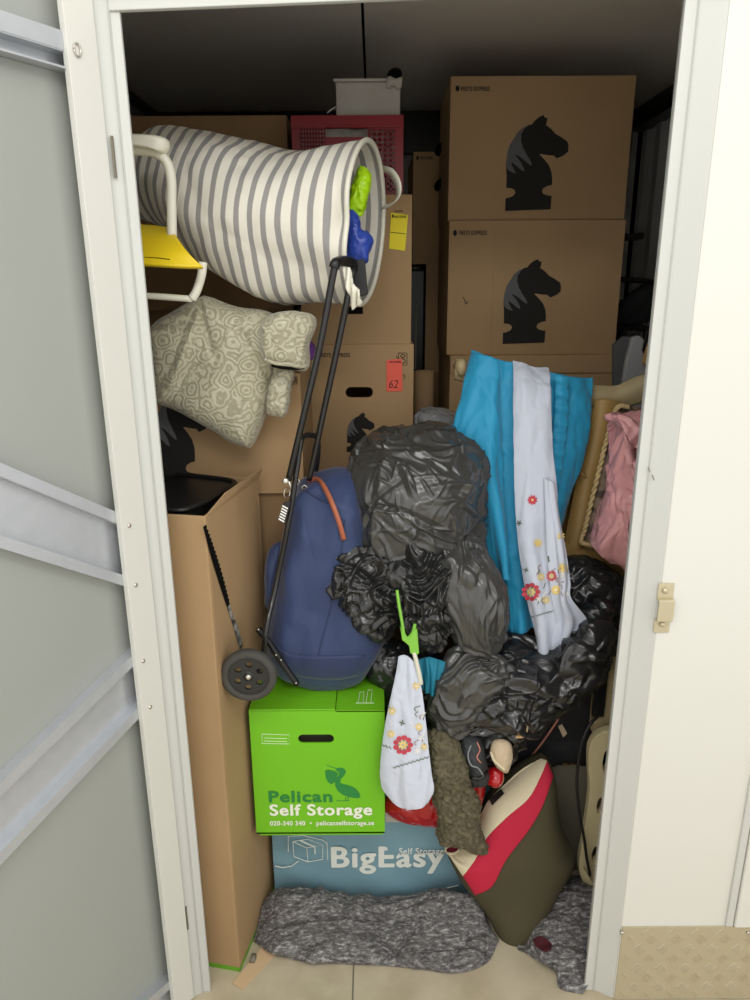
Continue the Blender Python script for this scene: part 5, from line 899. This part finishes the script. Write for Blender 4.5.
# ------------------------------------------------------------------ right back
pf = thing('grey_film', 'crumpled translucent grey plastic bag behind the top of the black bin liner', 'plastic bag', U(436, 430, 2.0)); blob('film', [(414, 428), (416, 412), (430, 408), (450, 411), (458, 418), (458, 436), (440, 440), (420, 438)], 2.0, .07, .07, M['pg'], pf, 140, 40, add(crump(.014, .05, .005, .02, 151)))
mt = thing('black_stand', 'black metal tubular stand with cloth in the dark beside the corrugated right wall', 'stand', U(635, 350, 2.55)); Ys = 2.5
for nm, pts, r_ in (('bar', [(600, 236), (630, 237), (643, 236)], .012), ('bar', [(590, 279), (630, 280), (652, 282), (656, 290)], .009), ('bar', [(590, 327), (620, 327), (648, 328)], .011), ('post', [(655, 285), (651, 310), (645, 340), (642, 352), (648, 358)], .009), ('post', [(625, 300), (624, 330), (622, 360)], .009)):
    tube(nm, [U(a, b, Ys) for a, b in pts], r_, M['blackmetal'], mt, 24)
tube('post', [(U(625, 300, Ys)[0], Ys+.02, U(625, 300, Ys)[2]), (U(625, 300, Ys)[0], Ys+.02, 0)], .010, M['blackmetal'], mt)
blob('hanging_cloth', [(615, 320), (618, 303), (635, 290), (645, 284), (656, 287), (654, 310), (646, 322), (630, 326)], Ys-.02, .03, .03, M['blackcloth'], mt, 90, 26, crump(.01, .06, .003, .03, 161))
gbn = thing('grey_bin', 'pale grey plastic panel with a curved cut standing behind the chair top rail', 'panel', U(630, 395, 2.15)); o = pp('panel_body', [(618, 395), (624, 360), (630, 337), (637, 335), (642, 339), (640, 350), (643, 356), (655, 352), (655, 395)], 2.1, M['binwhite'], gbn, .02); bev(o, .004)
A = U(618, 390, 2.12); mk('lower_edge', *boxg(A[0], A[0]+.15, 2.085, 2.16, A[2]-.16, A[2]+.01), M['binwhite'], gbn); pp('side_panel', [(612, 345), (622, 336), (630, 337), (620, 385), (612, 388)], 2.16, M['inkgrey'], gbn, .01)
wd = thing('wooden_block', 'small pale wooden block end beside the right door jamb', 'block', U(650, 372, 2.0)); o = pp('block_body', [(641, 362), (647, 342), (665, 342), (672, 440), (652, 440), (646, 368)], 2.045, M['gum'], wd, .03); bev(o, .003)
# ------------------------------------------------------------------ what carries the stacks
def support(label, x0, x1, y0, y1, z0, z1):
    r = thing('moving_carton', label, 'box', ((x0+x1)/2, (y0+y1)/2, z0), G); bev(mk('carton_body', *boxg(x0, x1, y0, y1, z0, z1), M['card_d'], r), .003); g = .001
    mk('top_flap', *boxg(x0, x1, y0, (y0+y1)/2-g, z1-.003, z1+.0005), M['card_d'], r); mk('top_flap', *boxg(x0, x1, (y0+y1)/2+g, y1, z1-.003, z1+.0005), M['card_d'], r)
support('cardboard box in the dark behind the navy trolley, under the left horse head box', U(120, 430, 1.65)[0], U(300, 430, 1.65)[0]-.01, 1.665, 1.93, 0, ib[2]-.001)
support('cardboard box under the one numbered 62, behind the black bin liner', HX[0]+.005, HX[1]-.01, 1.97, 2.34, 0, HX[2]-.001)
support('lowest cardboard box of the right hand stack, behind the turquoise cloth', c0x if False else .215, .71, 2.2, 2.56, 0, CZ0-.001)
support('lowest cardboard box in the gap, under the added black block', fb[0]+.0, fb[1]-.01, 2.6, 2.98, 0, fb[2]-.001)
support('narrow cardboard box under the brown cardboard tube', HX[1]+.004, .196, 2.0, 2.5, 0, zz0-.001)
support('cardboard box behind the pink bag under the pale grey panel', .725, 1.03, 2.04, 2.42, 0, U(618, 390, 2.12)[2]-.161)
support('cardboard box under the plain one at the upper left', kb[0]+.01, kb[1]-.02, 2.1, 2.42, 0, kb[2]-.001)
# ------------------------------------------------------------------ light
def area(name, loc, sx, sy, w, rot=(0, 0, 0), col=(1, .98, .95)):
    l = bpy.data.lights.new(name, 'AREA'); l.shape = 'RECTANGLE'; l.size = sx; l.size_y = sy; l.energy = w; l.color = col
    o = bpy.data.objects.new(name, l); C.objects.link(o); o.location = loc; o.rotation_euler = rot; return o
area('corridor_lamp', (0.05, -.05, 2.5), 1.6, .22, 9, (math.radians(28), 0, 0))
w = bpy.data.worlds.new('world'); bpy.context.scene.world = w; w.use_nodes = True; w.node_tree.nodes['Background'].inputs[0].default_value = (1, .99, .965, 1); w.node_tree.nodes['Background'].inputs[1].default_value = .88
sc = bpy.context.scene; sc.view_settings.view_transform = 'Standard'; sc.view_settings.look = 'None'; sc.view_settings.gamma = 1; sc.view_settings.use_curve_mapping = False; sc.view_settings.exposure = .55
for o in bpy.data.objects:
    if '_w' in o: del o['_w']
